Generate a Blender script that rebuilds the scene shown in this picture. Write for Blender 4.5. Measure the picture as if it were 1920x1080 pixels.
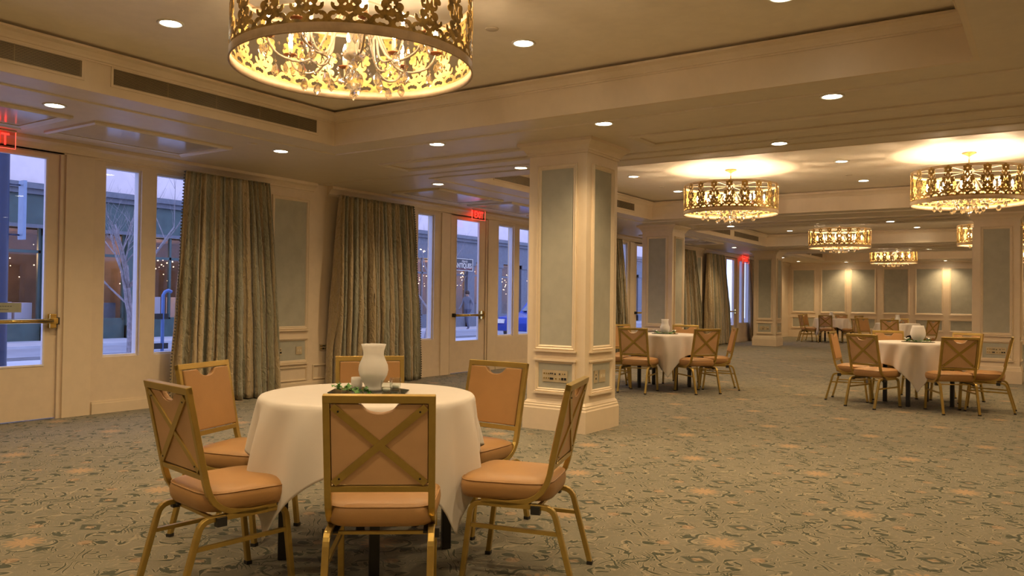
import bpy, bmesh, math, random
from mathutils import Vector, Matrix
import numpy as np
PI = math.pi
random.seed(7)
for o in list(bpy.data.objects):
    bpy.data.objects.remove(o, do_unlink=True)
scn = bpy.context.scene
COL = scn.collection

# ------------------------------------------------------------------ camera
EYE = 1.22
CAMX = 8.101
YAW, PITCH, ROLL = .5892, .0147, .0132
cam = bpy.data.cameras.new('camera')
cam.sensor_width = 36.0
cam.lens = 1511.4 / 1920 * 36.0
cam.clip_start = .05
cam.clip_end = 300
camo = bpy.data.objects.new('camera', cam)
COL.objects.link(camo)
fw = Vector((-math.sin(YAW) * math.cos(PITCH), math.cos(YAW) * math.cos(PITCH), math.sin(PITCH)))
rt = Vector((math.cos(YAW), math.sin(YAW), 0))
up = rt.cross(fw)
r2 = rt * math.cos(ROLL) + up * math.sin(ROLL)
u2 = -rt * math.sin(ROLL) + up * math.cos(ROLL)
mm = Matrix((r2, u2, -fw)).transposed().to_4x4()
mm.translation = Vector((CAMX, 0, EYE))
camo.matrix_world = mm
scn.camera = camo

# ------------------------------------------------------------------ view, world
scn.view_settings.view_transform = 'Standard'
scn.view_settings.look = 'None'
scn.view_settings.gamma = 1
scn.view_settings.use_curve_mapping = False
scn.view_settings.exposure = 1.12
scn.cycles.use_denoising = True
scn.cycles.max_bounces = 8
scn.cycles.diffuse_bounces = 5
scn.cycles.glossy_bounces = 3
scn.cycles.transmission_bounces = 6
scn.cycles.transparent_max_bounces = 12
scn.cycles.sample_clamp_indirect = 4
scn.cycles.caustics_reflective = False
scn.cycles.caustics_refractive = False
W = bpy.data.worlds.new('dusk')
scn.world = W
W.use_nodes = True
wn = W.node_tree
wn.nodes.clear()
wo = wn.nodes.new('ShaderNodeOutputWorld')
wb = wn.nodes.new('ShaderNodeBackground')
wb.inputs[0].default_value = (.46, .53, 1.0, 1)
wb.inputs[1].default_value = 1.2
wn.links.new(wb.outputs[0], wo.inputs[0])
LAMP = (1.0, .70, .385)
E_DOWN = 21.5
E_CHAN = 33.0


# ------------------------------------------------------------------ node helpers
class NT:
    def __init__(s, name):
        s.m = bpy.data.materials.new(name)
        s.m.use_nodes = True
        s.t = s.m.node_tree
        s.t.nodes.clear()
        s.out = s.t.nodes.new('ShaderNodeOutputMaterial')

    def n(s, kind, **kw):
        x = s.t.nodes.new('ShaderNode' + kind)
        for k, v in kw.items():
            setattr(x, k, v)
        return x

    def l(s, a, b):
        s.t.links.new(a, b)

    def put(s, sock, v):
        if v is None:
            return
        if hasattr(v, 'is_linked') or isinstance(v, bpy.types.NodeSocket):
            s.l(v, sock)
        else:
            if isinstance(v, tuple) and len(v) == 3 and len(sock.default_value) == 4:
                v = (*v, 1)
            sock.default_value = v

    def M(s, op, a, b=None, c=None):
        x = s.n('Math', operation=op)
        s.put(x.inputs[0], a)
        s.put(x.inputs[1], b)
        s.put(x.inputs[2], c)
        return x.outputs[0]

    def mix(s, f, a, b):
        x = s.n('Mix', data_type='RGBA')
        s.put(x.inputs[0], f)
        s.put(x.inputs[6], a)
        s.put(x.inputs[7], b)
        return x.outputs[2]

    def noise(s, vec, scale, detail=2, rough=.5, dist=0, dims='3D'):
        x = s.n('TexNoise')
        x.noise_dimensions = dims
        if vec is not None:
            s.l(vec, x.inputs['Vector'])
        x.inputs['Scale'].default_value = scale
        x.inputs['Detail'].default_value = detail
        x.inputs['Roughness'].default_value = rough
        x.inputs['Distortion'].default_value = dist
        return x.outputs['Fac']

    def obj(s):
        return s.n('TexCoord').outputs['Object']

    def map(s, vec, scale=(1, 1, 1), rot=(0, 0, 0)):
        x = s.n('Mapping')
        s.l(vec, x.inputs[0])
        x.inputs['Scale'].default_value = scale
        x.inputs['Rotation'].default_value = rot
        return x.outputs[0]

    def step(s, v, lo, hi):
        x = s.n('MapRange', interpolation_type='SMOOTHSTEP')
        s.put(x.inputs[0], v)
        x.inputs[1].default_value = lo
        x.inputs[2].default_value = hi
        return x.outputs[0]

    def bump(s, h, strength=.3, dist=.01):
        x = s.n('Bump')
        x.inputs['Strength'].default_value = strength
        x.inputs['Distance'].default_value = dist
        s.l(h, x.inputs['Height'])
        return x.outputs[0]

    def pbr(s, color, rough=.5, metal=0, normal=None, spec=None, emit=None, es=0, trans=0, ior=None, sheen=0, sub=0):
        p = s.n('BsdfPrincipled')
        s.put(p.inputs['Base Color'], color)
        s.put(p.inputs['Roughness'], rough)
        s.put(p.inputs['Metallic'], metal)
        if normal is not None:
            s.l(normal, p.inputs['Normal'])
        if spec is not None:
            p.inputs['Specular IOR Level'].default_value = spec
        if emit is not None:
            s.put(p.inputs['Emission Color'], emit)
            p.inputs['Emission Strength'].default_value = es
        if trans:
            p.inputs['Transmission Weight'].default_value = trans
        if ior:
            p.inputs['IOR'].default_value = ior
        if sheen:
            p.inputs['Sheen Weight'].default_value = sheen
        s.l(p.outputs[0], s.out.inputs[0])
        return p


def simple(name, color, rough=.5, metal=0, var=.12, scale=9, bump=0, bscale=60, spec=None, emit=None, es=0, sheen=0):
    t = NT(name)
    v = t.obj()
    f = t.noise(v, scale, 3, .6)
    c2 = tuple(max(0, c * (1 - var)) for c in color)
    c = t.mix(t.step(f, .3, .7), color, c2)
    nm = None
    if bump:
        nm = t.bump(t.noise(v, bscale, 3, .6), bump, .004)
    t.pbr(c, rough, metal, nm, spec, emit, es, sheen=sheen)
    return t.m


def emitter(name, color, strength):
    t = NT(name)
    e = t.n('Emission')
    e.inputs[0].default_value = (*color, 1)
    e.inputs[1].default_value = strength
    t.l(e.outputs[0], t.out.inputs[0])
    return t.m


def pane_glass(name, tint=(.95, .98, 1), gloss=1.0):
    t = NT(name)
    tr = t.n('BsdfTransparent')
    tr.inputs[0].default_value = (*tint, 1)
    g = t.n('BsdfGlossy')
    g.inputs['Roughness'].default_value = .01
    fr = t.n('Fresnel')
    fr.inputs[0].default_value = 1.5
    mx = t.n('MixShader')
    geo = t.n('NewGeometry')   # the exit face of a pane of clear glass adds no second mirror
    front = t.M('SUBTRACT', 1, geo.outputs['Backfacing'])
    t.l(t.M('MULTIPLY', t.M('MULTIPLY', fr.outputs[0], gloss), front), mx.inputs[0])
    t.l(tr.outputs[0], mx.inputs[1])
    t.l(g.outputs[0], mx.inputs[2])
    t.l(mx.outputs[0], t.out.inputs[0])
    return t.m


def carpet_mat():
    t = NT('patterned_carpet')
    sep = t.n('SeparateXYZ')
    t.l(t.obj(), sep.inputs[0])
    M = t.M
    X = M('SUBTRACT', sep.outputs[0], 6.71)
    Y = M('SUBTRACT', sep.outputs[1], 4.02)
    # a little hand-drawn wobble
    PX, PY = .93, 2.04

    def cell(v, p, off):
        a = M('ADD', M('DIVIDE', v, p), off)
        return M('ABSOLUTE', M('MULTIPLY', M('SUBTRACT', M('FRACT', a), .5), p))
    ax, ay = cell(X, PX, .5), cell(Y, PY, .5)
    bx, by = cell(X, PX, 0), cell(Y, PY, 0)
    la = M('ADD', M('MULTIPLY', ax, ax), M('MULTIPLY', M('MULTIPLY', ay, ay), .3))
    lb = M('ADD', M('MULTIPLY', bx, bx), M('MULTIPLY', M('MULTIPLY', by, by), .3))
    sel = M('LESS_THAN', la, lb)

    def pick(a, b):
        return M('ADD', M('MULTIPLY', a, sel), M('MULTIPLY', b, M('SUBTRACT', 1, sel)))
    x, y = pick(ax, bx), pick(ay, by)
    comb = t.n('CombineXYZ')
    t.l(x, comb.inputs[0])
    t.l(y, comb.inputs[1])
    vec = comb.outputs[0]
    n1 = t.noise(vec, 4.6, .3, .4, .7)
    n2 = t.noise(vec, 8.5, 0, .4, 1.0)
    wv = t.noise(vec, 8.5, 0)
    # calligraphic scrolls: contour lines of two mirrored fields, their stroke width swelling and dying
    s1 = M('ABSOLUTE', M('SINE', M('MULTIPLY', n1, 28)))
    w1 = M('SUBTRACT', M('MULTIPLY', wv, 2.0), .83)
    d1 = M('SUBTRACT', s1, w1)
    s2 = M('ABSOLUTE', M('SINE', M('MULTIPLY', n2, 15)))
    w2 = M('SUBTRACT', M('MULTIPLY', t.noise(vec, 7.3, 0), 2.2), .98)
    d2 = M('SUBTRACT', s2, w2)
    on1 = t.step(w1, .02, .08)
    on2 = t.step(w2, .02, .08)
    dark = M('MAXIMUM', M('MULTIPLY', t.step(d1, .04, -.04), on1), M('MULTIPLY', t.step(d2, .04, -.04), on2))
    l1 = M('MULTIPLY', t.step(M('ABSOLUTE', M('SUBTRACT', d1, .20)), .12, .05), t.step(w1, -.15, .0))
    l2 = M('MULTIPLY', t.step(M('ABSOLUTE', M('SUBTRACT', d2, .20)), .10, .04), t.step(w2, -.15, .0))
    light = M('MAXIMUM', l1, l2)
    # starburst flower
    r = M('SQRT', M('ADD', M('MULTIPLY', x, x), M('MULTIPLY', y, y)))
    ang = M('ARCTAN2', y, x)
    pet = M('ADD', .040, M('MULTIPLY', M('ABSOLUTE', M('COSINE', M('MULTIPLY', ang, 6))), .055))
    star = t.step(M('SUBTRACT', r, pet), .012, -.012)
    halo = t.step(r, .14, .11)
    # diamond flowers beside it
    dy = M('ABSOLUTE', M('SUBTRACT', y, .33))
    dm = M('ADD', M('DIVIDE', x, .085), M('DIVIDE', dy, .06))
    drk = M('MULTIPLY', t.step(dm, 1.05, .9), t.step(dm, .45, .6))
    dcen = t.step(dm, .42, .34)
    # small buds
    ex = M('SUBTRACT', x, .24)
    ey = M('SUBTRACT', y, .17)
    er = M('SQRT', M('ADD', M('MULTIPLY', ex, ex), M('MULTIPLY', ey, ey)))
    bud = t.step(er, .04, .028)
    base = t.mix(t.step(t.noise(t.obj(), 1.1, 3), .35, .65), (.172, .158, .108), (.197, .177, .12))
    weave = t.noise(t.map(t.obj(), (260, 60, 1)), 1, 2)
    base = t.mix(M('MULTIPLY', weave, .35), base, (.115, .115, .09))
    c = t.mix(M('MULTIPLY', light, .55), base, (.335, .28, .18))
    c = t.mix(M('MULTIPLY', dark, M('SUBTRACT', 1, M('MULTIPLY', halo, .9))), c, (.052, .060, .036))
    c = t.mix(M('MULTIPLY', star, .6), c, (.40, .25, .125))
    c = t.mix(M('MULTIPLY', drk, .9), c, (.052, .060, .036))
    c = t.mix(M('MULTIPLY', M('MAXIMUM', dcen, bud), .5), c, (.36, .23, .13))
    nm = t.bump(t.noise(t.obj(), 240, 2), .5, .004)
    t.pbr(c, .95, 0, nm, spec=.1, sheen=.15)
    return t.m


def curtain_mat():
    t = NT('striped_silk')
    uv = t.n('UVMap').outputs[0]
    sep = t.n('SeparateXYZ')
    t.l(uv, sep.inputs[0])
    u = sep.outputs[0]
    rmp = t.n('ValToRGB')
    t.l(t.M('FRACT', t.M('MULTIPLY', u, 1.0)), rmp.inputs[0])
    els = rmp.color_ramp.elements
    rmp.color_ramp.interpolation = 'CONSTANT'
    els[0].position = 0
    els[0].color = (.46, .35, .19, 1)
    els[1].position = .36
    els[1].color = (.25, .24, .15, 1)
    for p, c in ((.5, (.32, .27, .15)), (.56, (.25, .255, .185)), (.76, (.28, .25, .15)), (.82, (.40, .31, .17)), (.94, (.19, .19, .12))):
        e = els.new(p)
        e.color = (*c, 1)
    slub = t.noise(t.map(uv, (8, 60, 1)), 1, 3)
    c = t.mix(t.M('MULTIPLY', slub, .35), rmp.outputs[0], (.42, .36, .24))
    cr = t.noise(t.map(t.obj(), (16, 16, 7)), 1, 3, .6, 1.6)
    nm = t.bump(cr, .8, .045)
    t.pbr(c, .42, 0, nm, spec=.45, sheen=.4)
    return t.m


# ------------------------------------------------------------------ materials
PAINT = simple('cream_paint', (.72, .60, .43), .45, var=.04)
PAINTW = simple('cream_paint_wall', (.70, .58, .42), .5, var=.05)
CEIL = simple('taupe_ceiling_paint', (.86, .77, .61), .55, var=.05)
SOFF = simple('taupe_soffit_paint', (.70, .61, .47), .42, var=.05, spec=.5)
GLOSSP = simple('glossy_ceiling_panel', (.55, .49, .40), .16, var=.05, spec=.8)
FABRIC = simple('grey_green_wall_fabric', (.42, .41, .33), .9, var=.12, scale=5, bump=.2, bscale=220)
DARKGAP = simple('dark_gap', (.02, .018, .015), .9)
CARPET = carpet_mat()
SILK = curtain_mat()
CLOTH = simple('white_linen', (.66, .62, .56), .85, var=.04, scale=3, bump=.08, bscale=300, sheen=.2)
VINYL = simple('tan_vinyl', (.42, .235, .088), .42, var=.12, scale=4, bump=.12, bscale=160, spec=.4)
VINYLB = simple('tan_vinyl_back', (.66, .41, .21), .5, var=.12, scale=4, bump=.12, bscale=160)
GOLDT = simple('gold_tube', (.52, .37, .105), .32, .75, var=.12, scale=12)
BRASS = simple('polished_brass', (.75, .55, .18), .14, 1, var=.05)
BLACKP = simple('black_plastic', (.02, .02, .02), .45)
BLACKM = simple('black_table_leg', (.018, .018, .02), .4)
PLATE = simple('brass_outlet_plate', (.60, .50, .32), .35, .3)
IVORY = simple('ivory_switch', (.68, .60, .44), .4)
SOCK = simple('black_socket', (.015, .015, .015), .5)
VENT = simple('grille_bars', (.28, .22, .13), .4, .3)
WTRIM = simple('white_light_trim', (.8, .75, .65), .4)
LENS = emitter('downlight_lens', (1, .93, .72), 14)
BULB = emitter('flame_bulb', (1, .82, .50), 24)
CANDLE = simple('candle_sleeve', (.85, .74, .52), .5)
LEAF = simple('ivy_leaf', (.10, .30, .05), .45, var=.4, scale=30)
PETAL = simple('white_petal', (.80, .80, .72), .7)
MIRROR = simple('black_mirror_tray', (.03, .04, .035), .08, 0, spec=.8)
WPAINT = simple('pale_window_reveal', (.70, .68, .70), .45, var=.03)
GLASS = pane_glass('window_glass')
EXITRED = emitter('exit_red', (1, .02, .012), 2.2)
EXITPL = pane_glass('exit_clear_plate', (.95, .75, .72), .6)
EXITEDGE = emitter('exit_edge', (1, .08, .05), 1.3)


def gold_leaf():
    t = NT('gold_leaf')
    v = t.obj()
    f = t.noise(v, 22, 4, .65)
    c = t.mix(t.step(f, .35, .7), (.52, .33, .085), (.20, .13, .04))
    t.pbr(c, .42, .55, t.bump(f, .3, .003), spec=.5)
    return t.m


GOLDLEAF = gold_leaf()
GOLDBAND = simple('antique_gold_band', (.52, .39, .24), .5, .25, var=.2, scale=16)
ARMPAINT = simple('antique_ivory_arm', (.62, .50, .34), .45, .1, var=.2, scale=30)
PAN = simple('rusty_drip_pan', (.35, .12, .04), .4, .5)


def crystal():
    t = NT('crystal')
    g = t.n('BsdfGlass')
    g.inputs['Roughness'].default_value = .02
    g.inputs['IOR'].default_value = 1.5
    tr = t.n('BsdfTransparent')
    mx = t.n('MixShader')
    mx.inputs[0].default_value = .35
    t.l(g.outputs[0], mx.inputs[1])
    t.l(tr.outputs[0], mx.inputs[2])
    t.l(mx.outputs[0], t.out.inputs[0])
    return t.m


CRYSTAL = crystal()


def frosted():
    t = NT('frosted_glass')
    d = t.n('BsdfDiffuse')
    d.inputs[0].default_value = (.93, .92, .89, 1)
    tl = t.n('BsdfTranslucent')
    tl.inputs[0].default_value = (.93, .92, .89, 1)
    g = t.n('BsdfGlossy')
    g.inputs['Roughness'].default_value = .15
    m1 = t.n('MixShader')
    m1.inputs[0].default_value = .45
    t.l(d.outputs[0], m1.inputs[1])
    t.l(tl.outputs[0], m1.inputs[2])
    m2 = t.n('MixShader')
    m2.inputs[0].default_value = .1
    t.l(m1.outputs[0], m2.inputs[1])
    t.l(g.outputs[0], m2.inputs[2])
    tr = t.n('BsdfTransparent')
    m3 = t.n('MixShader')
    m3.inputs[0].default_value = .05
    t.l(m2.outputs[0], m3.inputs[1])
    t.l(tr.outputs[0], m3.inputs[2])
    t.l(m3.outputs[0], t.out.inputs[0])
    return t.m


FROST = frosted()


# ------------------------------------------------------------------ mesh helpers
class MB:
    def __init__(s):
        s.v = []
        s.f = []
        s.mi = []
        s.uv = None
        s.smooth = []

    def add(s, vs, fs, mi=0, sm=False):
        b = len(s.v)
        s.v += [tuple(v) for v in vs]
        for f in fs:
            s.f.append(tuple(i + b for i in f))
            s.mi.append(mi)
            s.smooth.append(sm)
        return s

    def box(s, x0, x1, y0, y1, z0, z1, mi=0, M=None):
        x0, x1 = min(x0, x1), max(x0, x1)
        y0, y1 = min(y0, y1), max(y0, y1)
        z0, z1 = min(z0, z1), max(z0, z1)
        vs = [Vector(p) for p in ((x0, y0, z0), (x1, y0, z0), (x1, y1, z0), (x0, y1, z0), (x0, y0, z1), (x1, y0, z1), (x1, y1, z1), (x0, y1, z1))]
        if M is not None:
            vs = [M @ v for v in vs]
        return s.add(vs, [(0, 3, 2, 1), (4, 5, 6, 7), (0, 1, 5, 4), (1, 2, 6, 5), (2, 3, 7, 6), (3, 0, 4, 7)], mi)

    def lathe(s, prof, c=(0, 0, 0), n=24, mi=0, close=True):
        vs, fs = [], []
        k = len(prof)
        for i in range(n):
            a = 2 * PI * i / n
            for r, z in prof:
                vs.append((c[0] + r * math.cos(a), c[1] + r * math.sin(a), c[2] + z))
        for i in range(n):
            j = (i + 1) % n
            for q in range(k - 1):
                fs.append((i * k + q, j * k + q, j * k + q + 1, i * k + q + 1))
        if close:
            if prof[0][0] > 1e-5:
                fs.append(tuple(i * k for i in range(n))[::-1])
            if prof[-1][0] > 1e-5:
                fs.append(tuple(i * k + k - 1 for i in range(n)))
        return s.add(vs, fs, mi, True)

    def tube(s, pts, r, n=8, mi=0, closed=False):
        pts = [Vector(p) for p in pts]
        rs = r if isinstance(r, (list, tuple)) else [r] * len(pts)
        vs, fs = [], []
        m = len(pts)
        ref = Vector((0, 0, 1))
        prev = None
        for i, p in enumerate(pts):
            if closed:
                d = pts[(i + 1) % m] - pts[i - 1]
            else:
                d = pts[min(i + 1, m - 1)] - pts[max(i - 1, 0)]
            d.normalize()
            if prev is None:
                a = d.cross(ref)
                if a.length < .1:
                    a = d.cross(Vector((1, 0, 0)))
            else:
                a = prev - d * prev.dot(d)
            a.normalize()
            prev = a
            b = d.cross(a)
            for k in range(n):
                t = 2 * PI * k / n
                vs.append(p + (a * math.cos(t) + b * math.sin(t)) * rs[i])
        for i in range(m if closed else m - 1):
            j = (i + 1) % m
            for k in range(n):
                l = (k + 1) % n
                fs.append((i * n + k, i * n + l, j * n + l, j * n + k))
        if not closed:
            fs.append(tuple(range(n))[::-1])
            fs.append(tuple((m - 1) * n + k for k in range(n)))
        return s.add(vs, fs, mi, n > 4)

    def flatbar(s, yz, x0, x1, h, mi=0):
        """square tube along a path in the YZ plane, between x0 and x1, thickness h"""
        m = len(yz)
        vs, fs = [], []
        for i in range(m):
            a = Vector(yz[max(i - 1, 0)])
            b = Vector(yz[min(i + 1, m - 1)])
            d = (b - a).normalized()
            nn = Vector((-d.y, d.x)) * h / 2
            p = Vector(yz[i])
            for q, x in ((p + nn, x0), (p + nn, x1), (p - nn, x1), (p - nn, x0)):
                vs.append((x, q.x, q.y))
        for i in range(m - 1):
            for k in range(4):
                l = (k + 1) % 4
                fs.append((i * 4 + k, i * 4 + l, i * 4 + 4 + l, i * 4 + 4 + k))
        fs.append((3, 2, 1, 0))
        fs.append(tuple(4 * (m - 1) + k for k in range(4)))
        return s.add(vs, fs, mi)

    def prism(s, poly, z0, z1, mi=0, M=None, sm=False):
        n = len(poly)
        vs = [Vector((x, y, z0)) for x, y in poly] + [Vector((x, y, z1)) for x, y in poly]
        if M is not None:
            vs = [M @ v for v in vs]
        fs = [tuple(range(n))[::-1], tuple(range(n, 2 * n))]
        for i in range(n):
            j = (i + 1) % n
            fs.append((i, j, j + n, i + n))
        return s.add(vs, fs, mi, sm)

    def loop_sweep(s, prof, loop, mi=0):
        """prof: (d,z) with d = inset distance from a rectangular loop (x0,x1,y0,y1), mitred corners; z absolute"""
        x0, x1, y0, y1 = loop
        k = len(prof)
        vs = []
        for cx, cy, sx, sy in ((x0, y0, 1, 1), (x1, y0, -1, 1), (x1, y1, -1, -1), (x0, y1, 1, -1)):
            for d, z in prof:
                vs.append((cx + sx * d, cy + sy * d, z))
        fs = []
        for c in range(4):
            e = (c + 1) % 4
            for q in range(k):
                q2 = (q + 1) % k
                fs.append((c * k + q, e * k + q, e * k + q2, c * k + q2))
        return s.add(vs, fs, mi)

    def frame(s, O, U, V, N, u0, u1, v0, v1, w, prof=((0, 0), (0, .012), (.3, .02), (.55, .012), (.8, .015), (1, .004), (1, 0)), mi=0):
        """picture-frame moulding on a plane: O + U*u + V*v, out along N; w = width inwards"""
        O, U, V, N = Vector(O), Vector(U), Vector(V), Vector(N)
        k = len(prof)
        vs = []
        for cu, cv, su, sv in ((u0, v0, 1, 1), (u1, v0, -1, 1), (u1, v1, -1, -1), (u0, v1, 1, -1)):
            for d, h in prof:
                vs.append(O + U * (cu + su * d * w) + V * (cv + sv * d * w) + N * h)
        fs = []
        for c in range(4):
            e = (c + 1) % 4
            for q in range(k):
                q2 = (q + 1) % k
                fs.append((c * k + q, e * k + q, e * k + q2, c * k + q2))
        return s.add(vs, fs, mi)

    def build(s, name, mats, parent=None, smooth=None, fix=True):
        me = bpy.data.meshes.new(name)
        me.from_pydata([tuple(v) for v in s.v], [], s.f)
        if not isinstance(mats, (list, tuple)):
            mats = [mats]
        for m in mats:
            me.materials.append(m)
        for p, mi, sm in zip(me.polygons, s.mi, s.smooth):
            p.material_index = mi
            p.use_smooth = sm if smooth is None else smooth
        if s.uv is not None:
            uvl = me.uv_layers.new(name='UVMap')
            for lp in me.loops:
                uvl.data[lp.index].uv = s.uv[lp.vertex_index]
        if fix:
            bm = bmesh.new()
            bm.from_mesh(me)
            bmesh.ops.recalc_face_normals(bm, faces=bm.faces)
            bm.to_mesh(me)
            bm.free()
        me.update()
        o = bpy.data.objects.new(name, me)
        COL.objects.link(o)
        if parent is not None:
            o.parent = parent
        return o


def bevel(o, w=.004, seg=2):
    m = o.modifiers.new('bevel', 'BEVEL')
    m.width = w
    m.segments = seg
    m.limit_method = 'ANGLE'
    return o


def tag(o, label=None, cat=None, group=None, kind=None):
    if label:
        o['label'] = label
    if cat:
        o['category'] = cat
    if group:
        o['group'] = group
    if kind:
        o['kind'] = kind
    return o


def thing(name, label, cat, loc=(0, 0, 0), rz=0, group=None):
    o = bpy.data.objects.new(name, None)
    COL.objects.link(o)
    o.location = loc
    o.rotation_euler = (0, 0, rz)
    return tag(o, label, cat, group)


def struct(name, mb, mats, parent=None):
    o = mb.build(name, mats, parent)
    if parent is None:
        o['kind'] = 'structure'
    return o


def dup(root, loc, rz, label, group=None):
    r = root.copy()
    COL.objects.link(r)
    r.location = loc
    r.rotation_euler = (0, 0, rz)
    r['label'] = label
    if group:
        r['group'] = group
    for ch in root.children:
        c = ch.copy()
        COL.objects.link(c)
        c.parent = r
        for g in ch.children:
            d = g.copy()
            COL.objects.link(d)
            d.parent = c
    return r


def arc(cx, cy, r, a0, a1, n=6):
    return [(cx + r * math.cos(a0 + (a1 - a0) * i / n), cy + r * math.sin(a0 + (a1 - a0) * i / n)) for i in range(n + 1)]


def fillet(pts, rad, n=5):
    """round the inner corners of a 2-D path"""
    out = [tuple(pts[0])]
    for i in range(1, len(pts) - 1):
        a, p, b = Vector(pts[i - 1]), Vector(pts[i]), Vector(pts[i + 1])
        d1, d2 = (a - p).normalized(), (b - p).normalized()
        r = rad if not isinstance(rad, (list, tuple)) else rad[i - 1]
        s = p + d1 * r
        e = p + d2 * r
        for k in range(n + 1):
            t = k / n
            q = s * (1 - t) ** 2 + p * 2 * t * (1 - t) + e * t * t
            out.append((q.x, q.y))
    out.append(tuple(pts[-1]))
    return out


# ================================================================== ROOM SHELL
ZS, ZT = 2.716, 3.03           # soffit, coffer ceiling
XR, YB, YF = 10.3, -8.4, 30.6  # right wall, back wall, far wall
mb = MB()
mb.box(-.12, XR, YB, YF, -.06, 0)
floor = struct('floor', mb, CARPET)

COFFERS = [(2.22, 7.71, -7.2, -1.9), (2.22, 7.71, .45, 5.61), (2.05, 9.75, 8.08, 13.62), (1.85, 9.75, 16.2, 21.4), (1.62, 9.75, 24.95, 29.1)]
mb = MB()
ycur = YB
for (x0, x1, y0, y1) in COFFERS:
    mb.box(-.12, XR, ycur, y0, ZS, ZS + .06)
    mb.box(-.12, x0, y0, y1, ZS, ZS + .06)
    mb.box(x1, XR, y0, y1, ZS, ZS + .06)
    ycur = y1
mb.box(-.12, XR, ycur, YF, ZS, ZS + .06)
ceiling = struct('ceiling', mb, SOFF)
for i, (x0, x1, y0, y1) in enumerate(COFFERS):
    g = .022
    mb = MB()   # recessed ceiling slab
    mb.box(x0 - .03, x1 + .03, y0 - .03, y1 + .03, ZT + .012, ZT + .07)
    struct('ceiling_coffer', mb, CEIL)
    mb = MB()   # upright faces of the coffer
    t = .03
    e = .003
    mb.box(x0 - t, x0 + e, y0 - t, y1 + t, ZS - .001, ZT + .012)
    mb.box(x1 - e, x1 + t, y0 - t, y1 + t, ZS - .001, ZT + .012)
    mb.box(x0 + e, x1 - e, y0 - t, y0 + e, ZS - .001, ZT + .012)
    mb.box(x0 + e, x1 - e, y1 - e, y1 + t, ZS - .001, ZT + .012)
    struct('trim_coffer_face', mb, PAINT)
    mb = MB()   # crown moulding round the top, stopping short of the ceiling
    zc = ZT - .012
    mb.loop_sweep([(0, zc - .085), (.012, zc - .085), (.012, zc - .072), (.022, zc - .07), (.03, zc - .055), (.055, zc - .03), (.085, zc - .018), (.09, zc - .018), (.09, zc), (0, zc)], (x0, x1, y0, y1))
    struct('trim_coffer_crown', mb, PAINT)
    mb = MB()   # thin flat bead on the soffit round the coffer
    L = (x0 - .37, x1 + .37, y0 - .37, y1 + .37)
    mb.loop_sweep([(0, ZS), (0, ZS - .008), (.012, ZS - .012), (.03, ZS - .012), (.035, ZS - .004), (.035, ZS)], L)
    struct('trim_soffit_bead', mb, SOFF)

# ---- walls
T = .14


def wall_grid(name, axis, c0, c1, a0, a1, z0, z1, holes, mat):
    """wall slab between c0 and c1 across, a0..a1 along, with rectangular holes (a0,a1,z0,z1)"""
    mb = MB()
    cuts = sorted(set([a0, a1] + [h[0] for h in holes] + [h[1] for h in holes]))
    for p, q in zip(cuts[:-1], cuts[1:]):
        hs = [h for h in holes if h[0] < (p + q) / 2 < h[1]]
        zs = [(z0, z1)]
        if hs:
            h = hs[0]
            zs = [z for z in ((z0, h[2]), (h[3], z1)) if z[1] - z[0] > 1e-4]
        for za, zb in zs:
            if axis == 'y':
                mb.box(c0, c1, p, q, za, zb)
            else:
                mb.box(p, q, c0, c1, za, zb)
    return struct(name, mb, mat)


WZ0, WZ1 = .575, 2.55
PANES = [(4.56, 4.96), (5.13, 5.55), (8.95, 9.35), (9.50, 9.90), (11.68, 12.18), (12.35, 12.85), (16.5, 16.88), (18.9, 19.35), (19.5, 19.95), (22.3, 22.75), (22.9, 23.3), (24.90, 25.28), (25.42, 25.95)]
DOORS = [(3.02, 4.13, 3.20, 3.985), (10.30, 11.32, 10.47, 11.12), (17.22, 18.3, 17.39, 18.1), (23.55, 24.62, 23.72, 24.43)]
holes = [(a, b, WZ0, WZ1) for a, b in PANES] + [(a, b, 0, 2.62) for a, b, _, _ in DOORS]
wall_grid('wall_left', 'y', -T, 0, YB, YF, 0, ZS, holes, PAINTW)
wall_grid('wall_back', 'x', YF, YF + T, -T, XR + T, 0, ZS, [], PAINTW)
bpy.data.objects['wall_back'].name = 'wall_far'
wall_grid('wall_near', 'x', YB - T, YB, -T, XR + T, 0, ZS, [], PAINTW)
wall_grid('wall_right', 'y', XR, XR + T, YB, YF, 0, ZS, [], PAINTW)

for i, (a, b) in enumerate(PANES):
    mb = MB()
    w = .022
    for (y0, y1, z0, z1) in ((a, a + w, WZ0, WZ1), (b - w, b, WZ0, WZ1), (a + w, b - w, WZ0, WZ0 + w), (a + w, b - w, WZ1 - w, WZ1)):
        mb.box(-.10, -.03, y0, y1, z0, z1)
    f = struct('window_%d' % (i + 1), mb, WPAINT)
    mg = MB()
    mg.box(-.070, -.064, a + w, b - w, WZ0 + w, WZ1 - w)
    mg.build('glass_pane', GLASS, f)

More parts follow.
